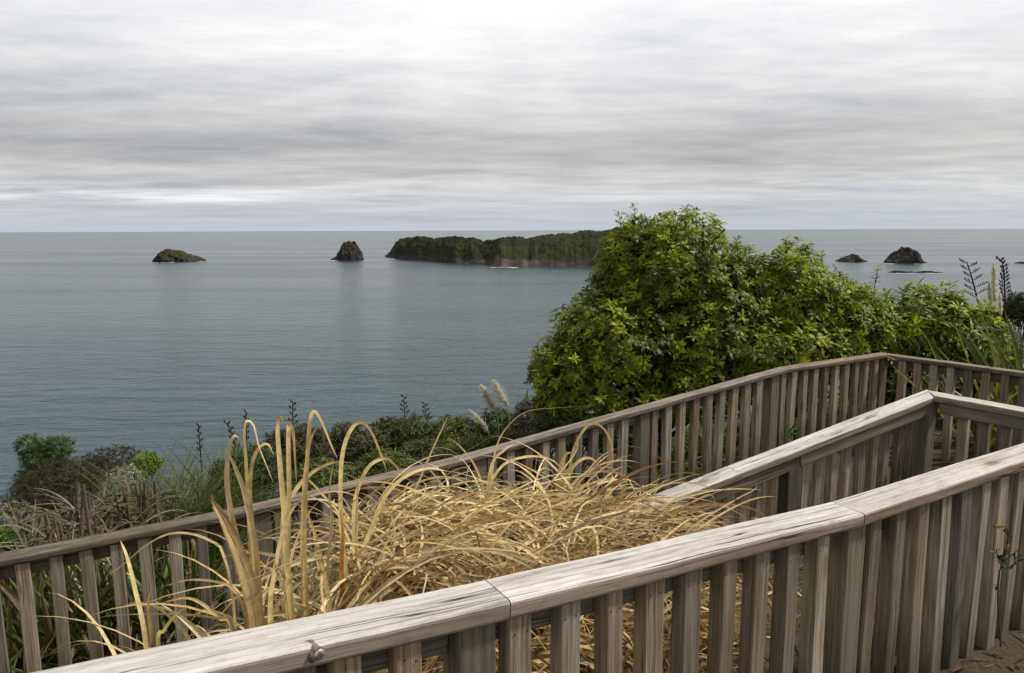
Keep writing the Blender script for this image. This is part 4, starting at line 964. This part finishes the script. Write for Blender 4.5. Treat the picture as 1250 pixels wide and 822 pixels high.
def headland():
    wl = [(470, 314.5), (482, 316), (520, 318.5), (556, 322), (592, 323.5), (612, 326), (640, 325.5), (680, 325.5), (718, 326), (760, 328), (820, 331), (900, 334)]
    tp = [(470, 314), (477, 307), (484, 295), (490, 291.5), (510, 291.3), (545, 290), (565, 290), (590, 293), (612, 292.5), (640, 290.5), (662, 287.5), (690, 287), (710, 285), (735, 282), (770, 278), (820, 276), (900, 276)]
    us = np.linspace(470, 878, 340); wv = np.interp(us, *np.array(wl).T); tv = np.interp(us, *np.array(tp).T)
    front = np.array([atz(u, v, SEA) for u, v in zip(us, wv)])
    m = 110; t = np.linspace(-.06, 1.25, m)
    dep = 150 + 120 * np.clip((us - 480) / 200, 0, 1)
    ridge_h = np.array([(ray(u, v)[2] / ray(u, v)[1]) * (f_[1] + d_ * .5) - SEA for u, v, f_, d_ in zip(us, tv, front, dep)]); ridge_h = np.maximum(ridge_h, 1) * (1 + .13 * fbm(np.stack([us * .045, us * 0, us * 0], -1), 4, 81) * np.clip((us - 478) / 20, 0, 1))
    tp_ = np.clip((876 - us) / 95, 0, 1); ridge_h = np.maximum(ridge_h * (tp_ * tp_ * (3 - 2 * tp_)), .6)
    away = unit(front * np.array([1, 1, 0]))
    wob = 16 * fbm(np.stack([us * .05, us * 0, us * 0], -1), 4, 61)
    P = front[:, None] + away[:, None] * ((dep[:, None] * t[None]) + wob[:, None] * np.clip(1 - t, 0, 1)[None])[..., None]
    nzp = np.stack([P[..., 0] * .012, P[..., 1] * .012, t[None] + 0 * P[..., 0]], -1); nz = fbm(nzp, 4, 63)
    cl = (.15 + .12 * vnoise(np.stack([us * .06, us * 0, us * 0], -1), 65))[:, None]
    cl = np.minimum(cl, 1)
    low = np.interp(t, [-.06, 0, .04, .08], [-.1, 0, .85, 1])[None] * cl
    up = np.interp(t, [.05, .2, .5, .85, 1.15, 1.25], [0, .50, 1, .72, 0, -.2])[None] * (1 - cl)
    Z = ridge_h[:, None] * np.where(t[None] < .85, low + up, np.interp(t, [.85, 1.15, 1.25], [.75, 0, -.1])[None])
    Z = Z * (1 + .16 * nz * np.clip(t[None] * 4, 0, 1) * np.clip((.5 - np.abs(t[None] - .5)) * 4 + .2, .2, 1) * (np.abs(t[None] - .5) > .12))
    crown = np.clip(1 - cells(P[..., :2] / 9.0, 67) ** 2 * 1.6, 0, 1); crown2 = np.clip(1 - cells(P[..., :2] / 5.0, 68) ** 2 * 1.5, 0, 1)
    land = np.clip((t[None] - .06) * 14, 0, 1) * np.clip(Z / 10, 0, 1)
    Z = Z + land * (crown * 4.2 * (.6 + .8 * np.clip(nz + .5, 0, 1)) + crown2 * 1.6 - 3.0) + (1 - land) * 2.5 * fbm(P * .1, 3, 69) * (Z > .5)
    P[..., 2] = SEA + Z
    base_z = SEA + np.minimum(Z, 3.5)
    gul = fbm(np.stack([us[:, None] * .09 + .6 * nz, t[None] * 1.2 + 0 * nz, 0 * nz], -1), 4, 73)
    P[..., 2] += np.clip(gul, -1, .25) * 13 * np.clip(t[None] * 5, 0, 1) * np.clip((.48 - t[None]) * 5, 0, 1) * np.clip(Z / 15, 0, 1)
    P[..., 2] = np.where((t[None] > .01) & (t[None] < 1.0), np.maximum(P[..., 2], base_z), P[..., 2])
    pk = np.zeros_like(Z)
    for uu, s_, a in ((607, 8, .9), (617, 5, .7), (642, 4, .8), (688, 4, .25), (558, 4, .2)):
        pk = np.maximum(pk, a * np.exp(-((us[:, None] - uu) / s_) ** 2))
    scar = pk * np.clip(1.2 - np.maximum(Z, 0) / (ridge_h[:, None] * (.25 + .35 * (pk > .8))), 0, 1)
    cov = np.clip(.05 + .5 * np.clip(Z / 14, 0, 1) + .45 * land + .45 * nz - .9 * scar, 0, 1) * (Z > 2.5)
    mb = MB(); o0 = front[60] * np.array([1, 1, 1])
    mb.add(P - o0, grid_q(len(us), m)[:, ::-1], np.stack([cov, scar * .55, cov * 0], -1).reshape(-1, 3))
    o = mb.build('headland', M['headland'], label='long flat-topped forested headland above low cliffs, left of the tallest tree', cat='headland'); o.location = o0
headland()
# white wash along the waterlines
mb = MB()
for (u0, u1, v0, v1, k) in ((400, 413, 318, 318.4, 14), (440, 449, 318.6, 318.6, 8), (466, 482, 315.2, 316.8, 14), (187, 212, 320.6, 320.8, 10), (243, 258, 319.2, 319, 6), (1076, 1090, 321.8, 322.4, 10), (1116, 1150, 322.4, 322.2, 12), (1082, 1150, 334, 334.2, 20), (600, 640, 326.8, 326.6, 12)):
    for _ in range(k):
        f = rng.random(); c = atz(u0 + (u1 - u0) * f, v0 + (v1 - v0) * f + rng.normal(0, .25), SEA + .25); m = 9; a = np.arange(m) * 2 * math.pi / m
        r_ = (1 + .35 * rng.normal(0, 1, m)) * rng.uniform(.5, 1.3); v = np.c_[c[0] + 3.2 * np.cos(a) * r_, c[1] + 7 * np.sin(a) * r_, np.full(m, c[2] + .02 * rng.random())]
        mb.add(v, np.arange(m)[None])
mb.build('sea_foam', plain('white_wash', (.36, .38, .39), .9, .1, 0, .3), kind='stuff', label='thin white wash where the sea meets the rocks')

# ------------------------------------------------------------------ render settings
scene.view_settings.view_transform = 'Standard'; scene.view_settings.look = 'None'
scene.view_settings.exposure = 0.35; scene.view_settings.gamma = 1.0; scene.view_settings.use_curve_mapping = False
scene.render.engine = 'CYCLES'
scene.cycles.max_bounces = 6; scene.cycles.transparent_max_bounces = 4; scene.cycles.caustics_reflective = False; scene.cycles.caustics_refractive = False
scene.cycles.use_denoising = True
